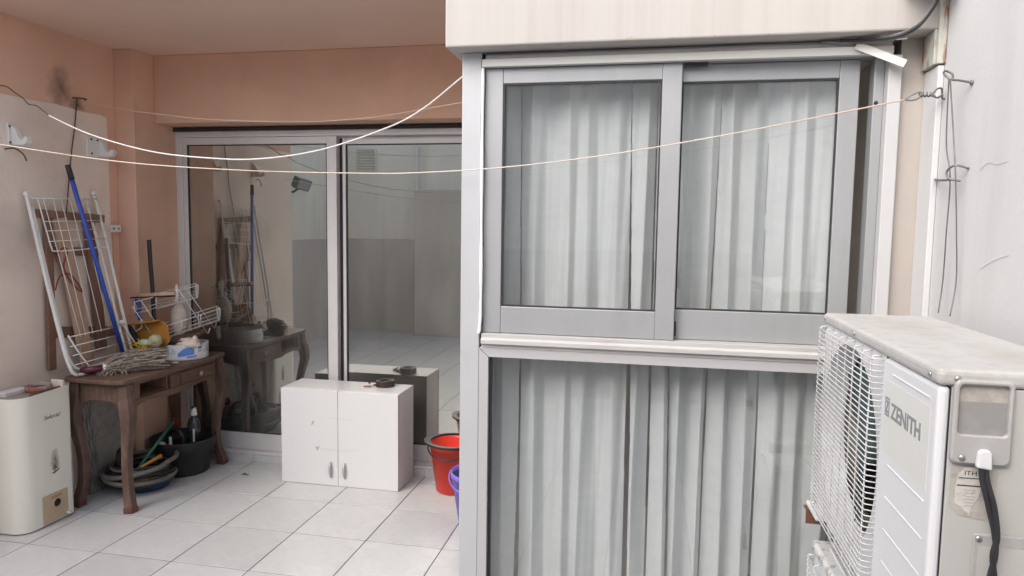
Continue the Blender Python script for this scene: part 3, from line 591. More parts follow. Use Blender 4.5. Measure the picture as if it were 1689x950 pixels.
# ------------------------------------------------------------------ drying rack leaning on the table
rk = thing('drying_rack', 'white folding wire drying rack leaning on the table against the wall', 'drying rack', (-2.99, 3.33, .722))
RT, EX, EZ = Vector((-3.165, 3.052, 1.68)), Vector((-.0144, .9982, .0585)), Vector((.1868, .0601, -.9806))
EN = EX.cross(EZ).normalized()
if EN.x < 0: EN = -EN
def rp(u, v, n=0): return RT + EX * u + EZ * v + EN * n
def rt(pts, r, name, n=7, k=4): return MB().tube(spline([rp(*p) for p in pts], k), r, n).build(name, 'rack', rk)
rt([(0, 0), (-.01, .375), (-.014, .763), (-.007, .90), (.012, .955), (.06, .972), (.2, .972), (.40, .968)], .0095, 'frame_tube')
rt([(.03, .058, -.012), (.014, .425, -.012), (.008, .767, -.012), (.016, .88, -.012), (.05, .935, -.012), (.12, .95, -.012), (.30, .95, -.012)], .0085, 'frame_tube')
rt([(.454, .012), (.458, .284), (.448, .771), (.450, .955)], .0095, 'frame_tube')
rt([(.402, .07, -.014), (.414, .351, -.014), (.414, .784, -.014), (.418, .952, -.014)], .0085, 'frame_tube')
for u in (0, .454): MB().ball(rp(u, -.005), .014, 8).build('end_cap', 'rack', rk)
gm = MB()
gm.tube([rp(.015, .018, .012), rp(.46, .03, .012)], .003, 6)
for v in (.142, .192, .248): gm.tube([rp(.05, v, .012), rp(.45, v + .012, .012)], .0022, 6)
gm.tube(spline([rp(.05, .02, .012), rp(.055, .2, .012), rp(.06, .285, .012), rp(.08, .302, .012), rp(.25, .308, .012), rp(.40, .308, .012), rp(.44, .318, .012)], 4), .0036, 6)
for u0, u1 in ((.086, .100), (.148, .135), (.201, .187), (.262, .249), (.325, .307), (.375, .36)): gm.tube([rp(u0, .02, .012), rp(u1, .775, .012)], .0022, 6)
for v0 in (.765, .815, .865, .915): gm.tube([rp(.02, v0 - .005, .012), rp(.45, v0 + .008, .012)], .0026, 6)
gm.build('wire_grid', 'rack', rk)
rt([(.022, .75, .012), (.06, .86, .018), (.12, .968, .016)], .0045, 'brace', 6)
rt([(.410, .76, .012), (.45, .86, .02), (.495, .955, .02)], .0045, 'brace', 6)
bx(-.015, .015, -.01, .01, -.012, .012)
MB().ball(rp(.408, .752, .014), .014, 6).build('hinge', 'rack', rk)

st = thing('broom_stick', 'bright blue broom stick with black grip leaning across the drying rack', 'stick', (-2.95, 3.45, .74))
a, b = Vector((-3.075, 3.225, 1.850)), Vector((-2.955, 3.455, .742))
MB().tube([a, a.lerp(b, .07)], [.0135, .0145], 10).build('grip', 'black', st)
MB().tube([a.lerp(b, .0695), b], .0118, 10).build('shaft', 'blue', st)

# mop head
mp = thing('mop_head', 'grey string mop head with maroon socket lying on the table edge', 'mop', (-2.83, 3.38, .722))
A, B = Vector((-3.0, 3.175, .745)), Vector((-2.915, 3.245, .755))
MB().tube([A, B], [.019, .021], 12).build('socket', 'maroon', mp)
MB().tube([B, B.lerp(A, -.12)], [.027, .027], 12).build('collar', 'plastic_white', mp)
D = (Vector((-2.735, 3.50, .765)) - B); 
rd = random.Random(5); fm = MB()
dn = D.normalized(); sd_ = dn.cross(Vector((0, 0, 1))).normalized()
for k in range(420):
    a1 = rd.uniform(0, 2 * math.pi); q = rd.random() ** .5; l1 = rd.uniform(.6, 1.0)
    s0 = B - dn * .01 + sd_ * math.cos(a1) * q * .02 + Vector((0, 0, 1)) * math.sin(a1) * q * .02
    pts = [s0]
    sp1, zz = math.cos(a1) * q * .070, .012 + math.sin(a1) * q * .055
    for t in (.3, .6, 1):
        p = B + D * t * l1 + sd_ * sp1 * (.6 + .7 * t * rd.uniform(.8, 1.2)) + Vector((0, 0, 1)) * (zz * (.8 + .3 * t)) + Vector((rd.uniform(-1, 1), rd.uniform(-1, 1), rd.uniform(-1, 1))) * .012
        p.z = max(p.z, .7235 if p.x < -2.668 else .69); pts.append(p)
    fm.tube(spline(pts, 2), .0027, 4)
for k in range(70):   # loose ends hanging back toward the socket
    p0 = B + D * rd.uniform(0, .35) + sd_ * rd.uniform(-.05, .05); p0.z = .75
    d = Vector((rd.uniform(-.9, .5), rd.uniform(-1, .2), 0)).normalized() * rd.uniform(.03, .075)
    p1 = p0 + d; p1.z = .7235 if p1.y > 3.11 else .70
    fm.tube(spline([p0, (p0 + p1) / 2 + Vector((0, 0, .008)), p1], 2), .0019, 4)
tag(fm.build('fringe', 'fibre', mp, fix=False), kind='stuff')

# squeegee, dustpan and small things at the back of the table
sq = thing('squeegee', 'squeegee with black handle and wooden head behind the wire basket', 'squeegee', (-2.97, 3.72, .722))
MB().tube(spline([(-2.985, 3.712, 1.445), (-2.98, 3.712, 1.30), (-2.972, 3.714, 1.12), (-2.965, 3.716, .722)], 5), .0125, 10).build('handle', 'black', sq)
MB().beam((-3.05, 3.69, 1.108), (-2.80, 3.69, 1.128), .02, .03, (0, 1, 0)).build('head', 'wood_pale', sq, bevel=.003)
MB().beam((-3.10, 3.685, 1.092), (-2.80, 3.685, 1.112), .008, .02, (0, 1, 0)).build('blade', 'black', sq)
dp = thing('dustpan', 'ochre plastic dustpan leaning behind the wire basket', 'dustpan', (-2.95, 3.66, .722))
d1 = MB(); d1.prism([(-3.055, .93), (-2.87, .965), (-2.83, .93), (-2.82, .84), (-2.93, .73), (-3.0, .725), (-3.05, .78)], 1, 3.655, 3.662); d1.build('pan', 'orange', dp, bevel=.002)
d1 = MB(); d1.prism([(-3.055, .93), (-2.87, .965), (-2.87, .975), (-3.06, .94)], 1, 3.61, 3.654); d1.build('rim', 'orange', dp, bevel=.002)
bb = thing('black_brush', 'black brush with yellow bristle tuft standing behind the mop head', 'brush', (-2.95, 3.56, .722))
d1 = MB(); d1.prism([(-3.055, .945), (-3.03, .93), (-2.955, .83), (-2.915, .755), (-2.93, .722), (-3.03, .722)], 1, 3.575, 3.605); d1.build('block', 'black', bb, bevel=.006)
fm = MB(); rd = random.Random(9)
for k in range(60):
    p = Vector((-2.915 + rd.uniform(-.02, .02), 3.56 + rd.uniform(-.02, .02), .80 + rd.uniform(-.02, .02)))
    d = Vector((rd.uniform(-.3, .5), rd.uniform(-.5, .1), rd.uniform(-1, .4))).normalized() * rd.uniform(.05, .09)
    q = p + d; q.z = max(q.z, .724); fm.tube(spline([p, p + d * .5 + Vector((0, 0, .01)), q], 2), .0028, 4)
tag(fm.build('bristles', 'yellow', bb, fix=False), kind='stuff')
tag(MB().ball((-2.875, 3.60, .850), (.040, .035, .037), 9, .13, 3).build('sponge_ball', 'pale_yellow', origin=(-2.875, 3.6, .81)), 'pale yellow round sponge caught in front of the wire basket', 'sponge')
cl_ = MB(); rd = random.Random(4)
cl_.ball((-2.925, 3.585, .838), (.055, .03, .022), 10, .10, 8)
tag(cl_.build('green_rag', 'pale_green', origin=(-2.925, 3.585, .82)), 'pale green rag lying on the brush beside the sponge', 'rag')
tag(MB().ball((-2.745, 3.60, .7265), (.022, .016, .006), 8, .15, 4).build('green_scrap', 'pale_green', origin=(-2.745, 3.6, .722)), 'tiny pale green scrap on the table beside the mop fringe', 'scrap')
bt = thing('white_bottle', 'white plump plastic bottle standing inside the wire basket', 'bottle', (-2.91, 3.87, .722))
MB().lathe([(.0, .722), (.02, .722), (.025, .84), (.046, .90), (.052, .95), (.046, 1.0), (.028, 1.03), (.016, 1.045)], (-2.91, 3.87, 0), 20).build('body', 'cloth', bt)
MB().lathe([(.012, 1.045), (.013, 1.12), (.006, 1.16), (0, 1.165)], (-2.925, 3.87, 0), 12, Matrix.Rotation(R(0), 4, 'Y')).build('nozzle', 'plastic_white', bt)
cpn = thing('blue_clip', 'small dark blue plastic clip hooked on the wire basket corner', 'clip', (-3.03, 3.66, .98))
MB().tube(spline([(-3.045, 3.655, 1.085), (-3.02, 3.65, 1.06), (-3.015, 3.65, 1.03), (-3.03, 3.65, 1.01), (-3.02, 3.65, .985), (-3.01, 3.65, .965)], 4), [.008 + .005 * (i % 5) / 4 for i in range(21)], 8).build('jaw', 'blue', cpn)
MB().tube(spline([(-3.01, 3.65, .975), (-3.0, 3.645, .93), (-3.01, 3.64, .91), (-3.06, 3.64, .885)], 4), .004, 6).build('stem', 'plastic_white', cpn)

# two tier wire basket: long axis runs from near-left to far-right
wb = thing('wire_basket', 'tilted white two tier wire basket standing on the table', 'basket', (-2.85, 3.82, .722))
LA, LB = Vector((-3.075, 3.66, 0)), Vector((-2.765, 3.93, 0))
ldir = (LB - LA); llen = ldir.length; ldir.normalize(); lup = Vector((.0, 0, 1)); lper = ldir.cross(lup).normalized()   # lper points to the viewer's right/front
if lper.y > 0: lper = -lper
def wbp(s, z, d): return LA + ldir * (s * llen) + lup * z + lper * d
def tray(s0, z0, s1, z1, ht, dp_, drop):
    mw = MB()
    nf = 7
    for i in range(nf + 1):          # long wires round the U section: front top -> bottom -> back top
        t = i / nf
        ang = math.pi * t
        dd = dp_ / 2 * math.cos(ang); zz = -ht * math.sin(ang) ** .7
        mw.tube([wbp(s0, z0 + zz - drop * 0, dd), wbp(s1, z1 + zz, dd)], .0014 if 0 < i < nf else .0024, 6)
    for s in (0, .33, .66, 1):
        pts = []
        for i in range(9):
            ang = math.pi * i / 8
            pts.append(wbp(s0 + (s1 - s0) * s, z0 + (z1 - z0) * s - ht * max(0, math.sin(ang)) ** .7, dp_ / 2 * math.cos(ang) * 1.02))
        mw.tube(pts, .0022, 6)
    for s in (0, 1):
        c = s0 + (s1 - s0) * s; z = z0 + (z1 - z0) * s
        mw.tube([wbp(c, z, dp_ / 2), wbp(c, z, -dp_ / 2)], .002, 6)
        mw.tube([wbp(c, z, 0), wbp(c, z - ht * .93, 0)], .0014, 6)
    mw.build('tray', 'rack', wb)
tray(.03, 1.075, .88, 1.165, .085, .15, 0)
tray(.38, .915, 1.18, 1.015, .085, .15, 0)
for (s0, z0, s1, z1, d) in ((.0, 1.05, .36, .79, .085), (.0, 1.05, .36, .79, -.085), (.60, 1.15, 1.0, .86, .085), (.72, 1.15, 1.14, .87, -.085), (.12, 1.08, .46, .82, .085)):
    MB().tube([wbp(s0, z0, d), wbp(s1, z1, d), wbp(s1 + .03, z1 + .035, d * .95)], .0025, 6).build('upright', 'rack', wb)
MB().tube([wbp(.36, .79, .085), wbp(.36, .725, .05)], .0034, 6).build('foot', 'rack', wb)
MB().tube([wbp(.40, .79, -.085), wbp(.40, .725, -.06)], .0034, 6).build('foot', 'rack', wb)

# round tin with lid and rag
tn = thing('round_tin', 'round white biscuit tin with blue print near the table end', 'tin', (-2.815, 3.80, .722))
tcx, tcy, tr_ = -2.815, 3.79, .132
MB().lathe([(0, .7222), (tr_ - .003, .7222), (tr_, .727), (tr_, .812), (tr_ + .002, .815), (tr_ - .004, .816), (tr_ - .006, .74), (0, .735)], (tcx, tcy, 0), 48).build('body', 'tin', tn)
def decal(a0, a1, z0, z1, mtl, name, poly=None):
    vs, fs = [], []; n = 10; rr = tr_ + .0008
    for i in range(n + 1):
        a_ = R(a0 + (a1 - a0) * i / n); t = i / n
        lo_, hi_ = (z0, z1) if not poly else poly(t)
        vs += [(tcx + rr * math.cos(a_), tcy + rr * math.sin(a_), lo_), (tcx + rr * math.cos(a_), tcy + rr * math.sin(a_), hi_)]
    for i in range(n): fs.append((2 * i, 2 * i + 2, 2 * i + 3, 2 * i + 1))
    MB().add(vs, fs, True).build(name, mtl, tn, fix=False)
decal(-72, -32, 0, 0, 'tin_blue', 'blue_print', lambda t: (.745 + .012 * t, .765 + .036 * math.sin(min(1, t * 1.4) * 1.9)))
decal(-50, -26, 0, 0, 'tin_blue', 'blue_print', lambda t: (.737 + .006 * t, .748 + .004 * t))
decal(-22, -11, .787, .802, 'tin_blue', 'print_line', None)
decal(-22, -11, .770, .777, 'tin_grey', 'print_line', None)
rd = random.Random(2)
for k in range(9): decal(-118 + 4.6 * k, -116.2 + 4.6 * k, .750 + rd.uniform(0, .012), .778 + rd.uniform(-.008, .02), 'tin_grey', 'print_line')
for k in range(6): decal(-4 + 4.6 * k, -2.2 + 4.6 * k, .758 + rd.uniform(0, .012), .785 + rd.uniform(-.008, .02), 'tin_grey', 'print_line')
lm = Matrix.Translation((-2.855, 3.80, .838)) @ Matrix.Rotation(R(12), 4, 'X') @ Matrix.Rotation(R(-5), 4, 'Y')
ld = thing('brown_lid', 'shallow brown tray lying tilted on top of the round tin', 'lid', (-2.855, 3.80, .83))
MB().box(-.125, .11, -.10, .10, -.004, .004, lm).build('plate', 'brown_lid', ld, bevel=.003)
l2 = MB(); l2.box(-.125, .11, -.1002, -.092, .0042, .013, lm).box(-.125, .11, .092, .1002, .0042, .013, lm).box(-.1252, -.117, -.0918, .0918, .0042, .013, lm).box(.102, .1102, -.0918, .0918, .0042, .013, lm)
l2.build('rim', 'brown_lid', ld, bevel=.002)
rg = MB(); rg.ball((-2.745, 3.735, .818), (.07, .055, .034), 9, .2, 5); rg.ball((-2.715, 3.745, .845), (.016, .014, .022), 8, .1, 6)
tag(rg.build('rag', 'cloth', origin=(-2.745, 3.735, .80)), 'crumpled pale rag poking out of the round tin', 'rag')

# ------------------------------------------------------------------ heater casing
ht = thing('water_heater', 'old cream enamel water heater casing standing on the floor at the left', 'water heater', (-3.08, 2.93, 0))
def rrect(x0, x1, y0, y1, r0, r1):
    p = [(x0, y0)]
    for k in range(9):
        a_ = R(-90 + 90 * k / 8); p.append((x1 - r0 + r0 * math.cos(a_), y0 + r0 + r0 * math.sin(a_)))
    for k in range(7):
        a_ = R(90 * k / 6); p.append((x1 - r1 + r1 * math.cos(a_), y1 - r1 + r1 * math.sin(a_)))
    p.append((x0, y1)); return p
po, pi = rrect(-3.185, -2.98, 2.775, 3.095, .075, .03), rrect(-3.18, -2.985, 2.78, 3.09, .071, .026)
hm = MB(); n_ = len(po)
vs_ = [(x, y, .006) for x, y in po] + [(x, y, .69 + .04 * (y - 2.95)) for x, y in po] + [(x, y, .69 + .04 * (y - 2.95)) for x, y in pi] + [(x, y, .62) for x, y in pi]
fs_ = []
for q in range(3): fs_ += [(q * n_ + i, q * n_ + (i + 1) % n_, (q + 1) * n_ + (i + 1) % n_, (q + 1) * n_ + i) for i in range(n_)]
hm.add(vs_, fs_, True)
o = hm.build('casing', 'enamel', ht); es = o.modifiers.new('e', 'EDGE_SPLIT'); es.split_angle = R(40)
# object coordinates of the soot marks are world coordinates: keep the casing's origin at the world origin
o.data.transform(Matrix.Translation(ht.location)); o.location = -ht.location
MB().prism([p for p in pi], 2, .676, .681).build('deck', 'rusty', ht)
MB().lathe([(.04, .68), (.056, .68), (.060, .712), (.048, .714), (.042, .685)], (-3.06, 2.97, 0), 24, cap=False).build('flue_collar', 'rusty', ht)
MB().lathe([(0, .700), (.047, .700), (.047, .702), (0, .702)], (-3.06, 2.97, 0), 20).build('flue_mouth', 'coil', ht)
MB().box(-3.06, -2.99, 3.045, 3.06, .66, .725).build('rear_tab', 'plaster', ht, bevel=.002)
MB().box(-3.17, -3.10, 2.82, 2.96, .66, .70, Matrix.Translation((0, 0, 0))).build('deck_plate', 'plastic_white', ht, bevel=.003)
MB().beam((-2.99, 2.85, .690), (-2.99, 3.03, .697), .008, .006).build('dark_lip', 'rust_wire', ht)
text_obj('Señorial', 'lettering', 'ink', ht, Matrix(((0, 0, 1, -2.9795), (1, 0, 0, 2.915), (0, 1, 0, .548), (0, 0, 0, 1))), .030, .35, .10, .0004)
MB().prism([(2.945, .262), (2.97, .268), (3.003, .278), (2.99, .268), (2.965, .258)], 0, -2.985, -2.9792).build('slot', 'coil', ht)
plt = bx(-2.979, -2.9755, 2.885, 3.038, .012, .158).build('burner_plate', 'tan_plate', ht, bevel=.002)
MB().lathe([(0, 0), (.021, 0), (.021, .0015), (0, .0015)], (-2.9755, 2.968, .103), 20, Matrix.Rotation(R(90), 4, 'Y')).build('sight_hole', 'coil', plt)
MB().lathe([(.020, 0), (.026, 0), (.026, .003), (.021, .003)], (-2.9755, 2.968, .103), 20, Matrix.Rotation(R(90), 4, 'Y'), cap=False).build('hole_ring', 'wood_pale', plt)
for z in (.140, .133): bx(-2.9754, -2.975, 2.935, 3.0, z, z + .003).build('print_line', 'wood_mid', plt)
MB().tube([(-2.976, 3.025, .028), (-2.955, 3.03, .026)], .009, 10).build('valve_stub', 'plastic_white', ht)
for (x, y) in ((-3.15, 2.82), (-3.15, 3.06), (-3.02, 3.06), (-3.03, 2.83)): MB().lathe([(.012, 0), (.012, .0062)], (x, y, 0), 10).build('foot', 'rust_wire', ht)

# ------------------------------------------------------------------ under the table
gb = thing('grey_board', 'grey weathered board with fluted edge leaning under the table', 'board', (-3.16, 3.40, 0))
mtb = Matrix.Translation((-3.10, 0, 0)) @ Matrix.Rotation(R(-7), 4, 'Y')
MB().box(-.006, .006, 3.40, 3.67, 0.001, .60, mtb).build('panel', 'grey_board', gb, bevel=.002)
fb = MB()
for k in range(7): fb.box(.0065 if k % 2 else .0065, .014 if k % 2 else .010, 3.315 + k * .0125, 3.3268 + k * .0125, .001, .60, mtb)
fb.box(-.006, .006, 3.31, 3.3995, .001, .60, mtb).build('fluted_strip', 'grey_board2', gb)
hb = tag(MB().box(-.004, .004, 3.50, 3.712, .001, .66, Matrix.Translation((-3.135, 0, 0)) @ Matrix.Rotation(R(-3), 4, 'Y')).build('hardboard_sheet', 'cardboard', origin=(-3.13, 3.6, 0)), 'brown hardboard sheet leaning on the wall behind the grey board', 'board')

hs_ = thing('hose_coil', 'coil of grey and black hoses under the table front leg', 'hose', (-2.90, 3.48, 0))
rd = random.Random(12)
def ring(cx, cy_, rx, ry, z, r, mtl, tx=0, ty=0, j=.01):
    pts = []
    for k in range(14):
        a_ = 2 * math.pi * k / 14
        pts.append((cx + rx * math.cos(a_) + rd.uniform(-j, j), cy_ + ry * math.sin(a_) + rd.uniform(-j, j), max(r, z + tx * math.cos(a_) + ty * math.sin(a_) + rd.uniform(-j, j) * .5)))
    MB().tube(spline(pts, 4, True), r, 8, closed=True).build('loop', mtl, hs_)
for k in range(11):
    q = rd.uniform(.72, 1.0)
    ring(-2.905, 3.49, .165 * q, .195 * q, .05 + .010 * k, rd.choice((.007, .009, .011)), rd.choice(('hose', 'hose_black', 'hose_black', 'hose')), -.01, -.01)
ring(-2.905, 3.48, .19, .205, .145, .0135, 'hose', .02, .02, .006)
ring(-2.91, 3.48, .185, .205, .085, .0135, 'hose', -.015, -.01, .006)
MB().tube(spline([(-2.97, 3.40, .12), (-2.975, 3.40, .20), (-2.965, 3.40, .24), (-2.94, 3.40, .235), (-2.93, 3.40, .17), (-2.935, 3.40, .12)], 5), .017, 10).build('bend', 'hose_black', hs_)
bs = thing('basin', 'dark blue plastic basin under the coiled hoses', 'basin', (-2.89, 3.50, 0))
MB().lathe([(0, .002), (.115, .002), (.155, .06), (.16, .062), (.152, .066), (.11, .008), (0, .008)], (-2.88, 3.50, 0), 36).build('bowl', 'basin', bs)
tag(MB().tube([(-2.90, 3.46, .12), (-2.86, 3.72, .33)], .009, 8).build('green_stick', 'green', origin=(-2.9, 3.46, .1)), 'thin green stick slanting out of the hose coil', 'stick')
tag(MB().tube([(-2.86, 3.40, .135), (-2.82, 3.53, .17), (-2.815, 3.545, .172)], [.009, .012, .017], 8).build('hand_tool', 'orange', origin=(-2.86, 3.4, .13)), 'short yellow brown tool handle lying in the hose coil', 'handle')

pt = thing('black_pot', 'black plastic pot full of odds and ends under the table', 'pot', (-2.845, 3.80, 0))
MB().lathe([(0, .002), (.14, .002), (.146, .008), (.172, .15), (.183, .155), (.19, .215), (.193, .22), (.186, .222), (.178, .16), (.166, .15), (.14, .012), (0, .01)], (-2.845, 3.79, 0), 44).build('body', 'pot', pt)
MB().lathe([(0, .15), (.160, .15), (.164, .156), (0, .165)], (-2.845, 3.79, 0), 30).build('filling', 'black', pt)
sb = thing('spray_bottle', 'dark clear bottle with white cap standing in the black pot', 'bottle', (-2.79, 3.80, .16))
MB().lathe([(0, .155), (.040, .16), (.041, .27), (.040, .30), (.032, .33), (.016, .345), (.015, .36)], (-2.775, 3.80, 0), 20).build('body', 'bottle', sb)
MB().lathe([(.019, .355), (.019, .375), (.013, .40), (.011, .405), (0, .406)], (-2.775, 3.80, 0), 14).build('cap', 'plastic_white', sb)
MB().tube([(-2.775, 3.80, .404), (-2.768, 3.78, .412), (-2.76, 3.76, .411)], .007, 8).build('trigger', 'black', sb)
bx(-2.755, -2.742, 3.757, 3.7585, .20, .28).build('label', 'plastic_white', sb)
tag(bx(-2.865, -2.845, 3.68, 3.684, .17, .245).build('paper_tag', 'plastic_white', bevel=.001), 'small white tag sticking up in the black pot', 'tag')
tag(MB().ball((-2.93, 3.70, .185), (.026, .02, .018), 8, .2, 3).build('crumpled_paper', 'plastic_white', origin=(-2.93, 3.7, .17)), 'small crumpled white paper at the pot front', 'paper')
rf = MB()
for k in range(6):
    a_ = k * math.pi / 3; rf.ball((-2.93 + .018 * math.cos(a_), 3.83, .29 + .018 * math.sin(a_)), (.014, .008, .014), 6)
rf.tube([(-2.93, 3.835, .16), (-2.93, 3.834, .29)], .004, 6)
tag(rf.build('red_flower', 'red_dull', origin=(-2.93, 3.83, .17)), 'dull red plastic flower in the black pot', 'flower')
tag(MB().tube(spline([(-2.94, 3.77, .17), (-2.92, 3.76, .25), (-2.87, 3.755, .27), (-2.83, 3.755, .24), (-2.82, 3.76, .17)], 5), .014, 10).build('hose_bend', 'hose_black', origin=(-2.88, 3.76, .16)), 'black hose bend inside the black pot', 'hose')

# ------------------------------------------------------------------ white cabinet with belt
cb_ = thing('cabinet', 'white two door wall cabinet standing on the floor in front of the door', 'cabinet', (-1.785, 3.88, 0))
cx0, cx1, cy0, cy1, cz = -2.155, -1.414, 3.755, 4.018, .578
for xa in (cx0, cx1 - .018): bx(xa, xa + .018, cy0 + .019, cy1, .001, cz).build('side_panel', 'cab', cb_, bevel=.0012)
bx(cx0 + .0182, cx1 - .0182, cy0 + .019, cy1, cz - .018, cz - .0003).build('top_panel', 'cab', cb_, bevel=.001)
bx(cx0 + .0182, cx1 - .0182, cy0 + .019, cy1, .0012, .018).build('bottom_panel', 'cab', cb_)
bx(cx0 + .0182, cx1 - .0182, cy1 - .006, cy1 - .003, .0185, cz - .0185).build('back_panel', 'cab', cb_)
mid = (cx0 + cx1) / 2 - .005
for (a_, b_, hx) in ((cx0 + .001, mid - .0012, mid - .046), (mid + .0012, cx1 - .001, mid + .042)):
    d_ = bx(a_, b_, cy0, cy0 + .0175, .003, cz - .002).build('door', 'cab', cb_, bevel=.0015)
    pts = spline([(hx, cy0 - .001, .055), (hx, cy0 - .010, .066), (hx, cy0 - .017, .10), (hx, cy0 - .010, .134), (hx, cy0 - .001, .145)], 4)
    MB().tube(pts, [.003 + .0045 * math.sin(math.pi * i / (len(pts) - 1)) for i in range(len(pts))], 8).build('handle', 'chrome', d_)
for (x, z, pr) in ((-1.952, .375, [(-.008, -.014), (.004, -.008), (.012, .018), (.006, .014), (-.004, .002)]), (-1.922, .225, [(-.012, .012), (.0, .004), (.014, .016), (.012, .004), (.002, -.016), (-.006, -.006)])):
    MB().prism([(x + p[0], z + p[1]) for p in pr], 1, cy0 - .0012, cy0 + .002).build('chip', 'chip', cb_)
for pts in ([(-1.91, .228), (-1.83, .214), (-1.73, .219), (-1.66, .228)], [(-1.90, .226), (-1.80, .224), (-1.70, .231)], [(-1.85, .415), (-1.76, .409), (-1.69, .413)]):
    MB().tube(spline([(x, cy0 - .0002, z) for x, z in pts], 5), .0008, 4).build('scratch_mark', 'scratch', cb_)
bx(cx1 - .0009, cx1 + .0004, cy0 + .0005, cy0 + .0172, .004, cz - .003).build('edge_band', 'cab_in', cb_)
bx(cx0 + .02, cx1 - .02, cy0 + .0005, cy0 + .003, .0008, .0029).build('swollen_edge', 'cab_in', cb_)
bl = thing('leather_belt', 'coiled dark leather belt on top of the white cabinet', 'belt', (-1.575, 3.95, cz))
pts = []
for k in range(90):
    a_ = k * .30; r_ = .030 + .0011 * k * .28
    pts.append((-1.57 + r_ * math.cos(a_) * 1.0, 3.945 + r_ * math.sin(a_) * .95))
vs_, fs_ = [], []
for k, (x, y) in enumerate(pts):
    dx, dy = x + 1.57, y - 3.945; L_ = math.hypot(dx, dy); nx, ny = dx / L_ * .0024, dy / L_ * .0024
    h_ = .036 + .002 * math.sin(k * .4)
    vs_ += [(x - nx, y - ny, cz + .0004), (x + nx, y + ny, cz + .0004), (x + nx, y + ny, cz + h_), (x - nx, y - ny, cz + h_)]
for k in range(len(pts) - 1):
    for q in range(4): fs_.append((4 * k + q, 4 * k + (q + 1) % 4, 4 * k + 4 + (q + 1) % 4, 4 * k + 4 + q))
fs_ += [(3, 2, 1, 0), tuple(4 * (len(pts) - 1) + q for q in range(4))]
MB().add(vs_, fs_).build('strap', 'belt', bl)
MB().tube([(-1.626, 3.95, cz + .004), (-1.655, 3.935, cz + .006), (-1.668, 3.925, cz + .018), (-1.64, 3.935, cz + .028)], .004, 6).build('buckle', 'rust_wire', bl)
mbx = thing('matchbox', 'small paper matchbox lying beside the belt on the cabinet', 'box', (-1.655, 3.90, cz))
mm = Matrix.Translation((-1.662, 3.90, cz)) @ Matrix.Rotation(R(20), 4, 'Z')
MB().box(-.024, .024, -.017, .017, .0005, .014, mm).build('sleeve', 'match', mbx, bevel=.001)
MB().box(.0242, .032, -.015, .015, .002, .0125, mm).build('tray', 'plastic_white', mbx)
MB().box(-.0245, .0243, -.0174, -.0171, .002, .0125, mm).build('striker', 'wood_mid', mbx)
db = MB(); db.add([(-2.46, 3.80, .0015), (-2.43, 3.79, .004), (-2.425, 3.81, .0015), (-2.445, 3.825, .007)], [(0, 1, 3), (1, 2, 3), (0, 3, 2), (0, 2, 1)]); db.add([(-2.435, 3.80, .002), (-2.405, 3.792, .002), (-2.41, 3.812, .006)], [(0, 1, 2)])
tag(db.build('dry_leaf', 'debris', origin=(-2.44, 3.8, 0)), 'small dry leaf on the floor left of the cabinet', 'leaf')

# ------------------------------------------------------------------ buckets
def bucket(name, label, cx, cy_, h, rb, rt_, mtl, inm, rim, handle):
    e = thing(name, label, 'bucket', (cx, cy_, 0))
    MB().lathe([(0, .003), (rb - .006, .003), (rb, .008), (rt_ - .004, h - .03), (rt_, h - .03), (rt_ + .002, h), (rt_ - .004, h + .002), (rt_ - .009, h - .025), (rb - .004, .014), (0, .012)], (cx, cy_, 0), 44).build('body', mtl, e)
    MB().lathe([(0, .0135), (rb - .0035, .0155), (rt_ - .0085, h - .02), (rt_ - .0095, h - .02), (rb - .005, .017), (0, .015)], (cx, cy_, 0), 36).build('lining', inm, e)
    if rim:
        n_ = 48; vs, fs = [], []
        for k in range(n_):
            a_ = 2 * math.pi * k / n_; ex = .020 * max(0, math.cos(a_ - R(185))) ** 4
            c_, s_ = math.cos(a_), math.sin(a_)
            for (r_, z_) in ((rt_ - .006, h - .004), (rt_ + .010 + ex, h - .010 + ex * .15), (rt_ + .012 + ex, h + .004 + ex * .2), (rt_ - .006, h + .006)):
                vs.append((cx + r_ * c_, cy_ + r_ * s_, z_))
        for k in range(n_):
            for q in range(4): fs.append((4 * k + q, 4 * ((k + 1) % n_) + q, 4 * ((k + 1) % n_) + (q + 1) % 4, 4 * k + (q + 1) % 4))
        MB().add(vs, fs).build('rim', rim, e)
    pts = [(cx + (rt_ + .008) * math.cos(R(a_)), cy_ + (rt_ + .008) * math.sin(R(a_)) - (.012 * math.sin(math.pi * (a_ - 180) / 180)), h - .012 - .055 * math.sin(math.pi * (a_ - 180) / 180)) for a_ in range(180, 361, 12)]
    MB().tube(pts, .0045, 7).build('handle', handle, e)
    return e
rbk = bucket('bucket', 'red plastic bucket with black rim beside the cabinet', -1.115, 3.865, .295, .098, .138, 'red', 'red', 'black', 'black')
MB().box(-1.005, -.96, 3.70, 3.712, .235, .25).build('handle_grip', 'red', rbk, bevel=.003)
bucket('bucket', 'purple plastic bucket half hidden behind the bay corner post', -.835, 3.40, .30, .105, .150, 'purple', 'purple_in', None, 'purple')

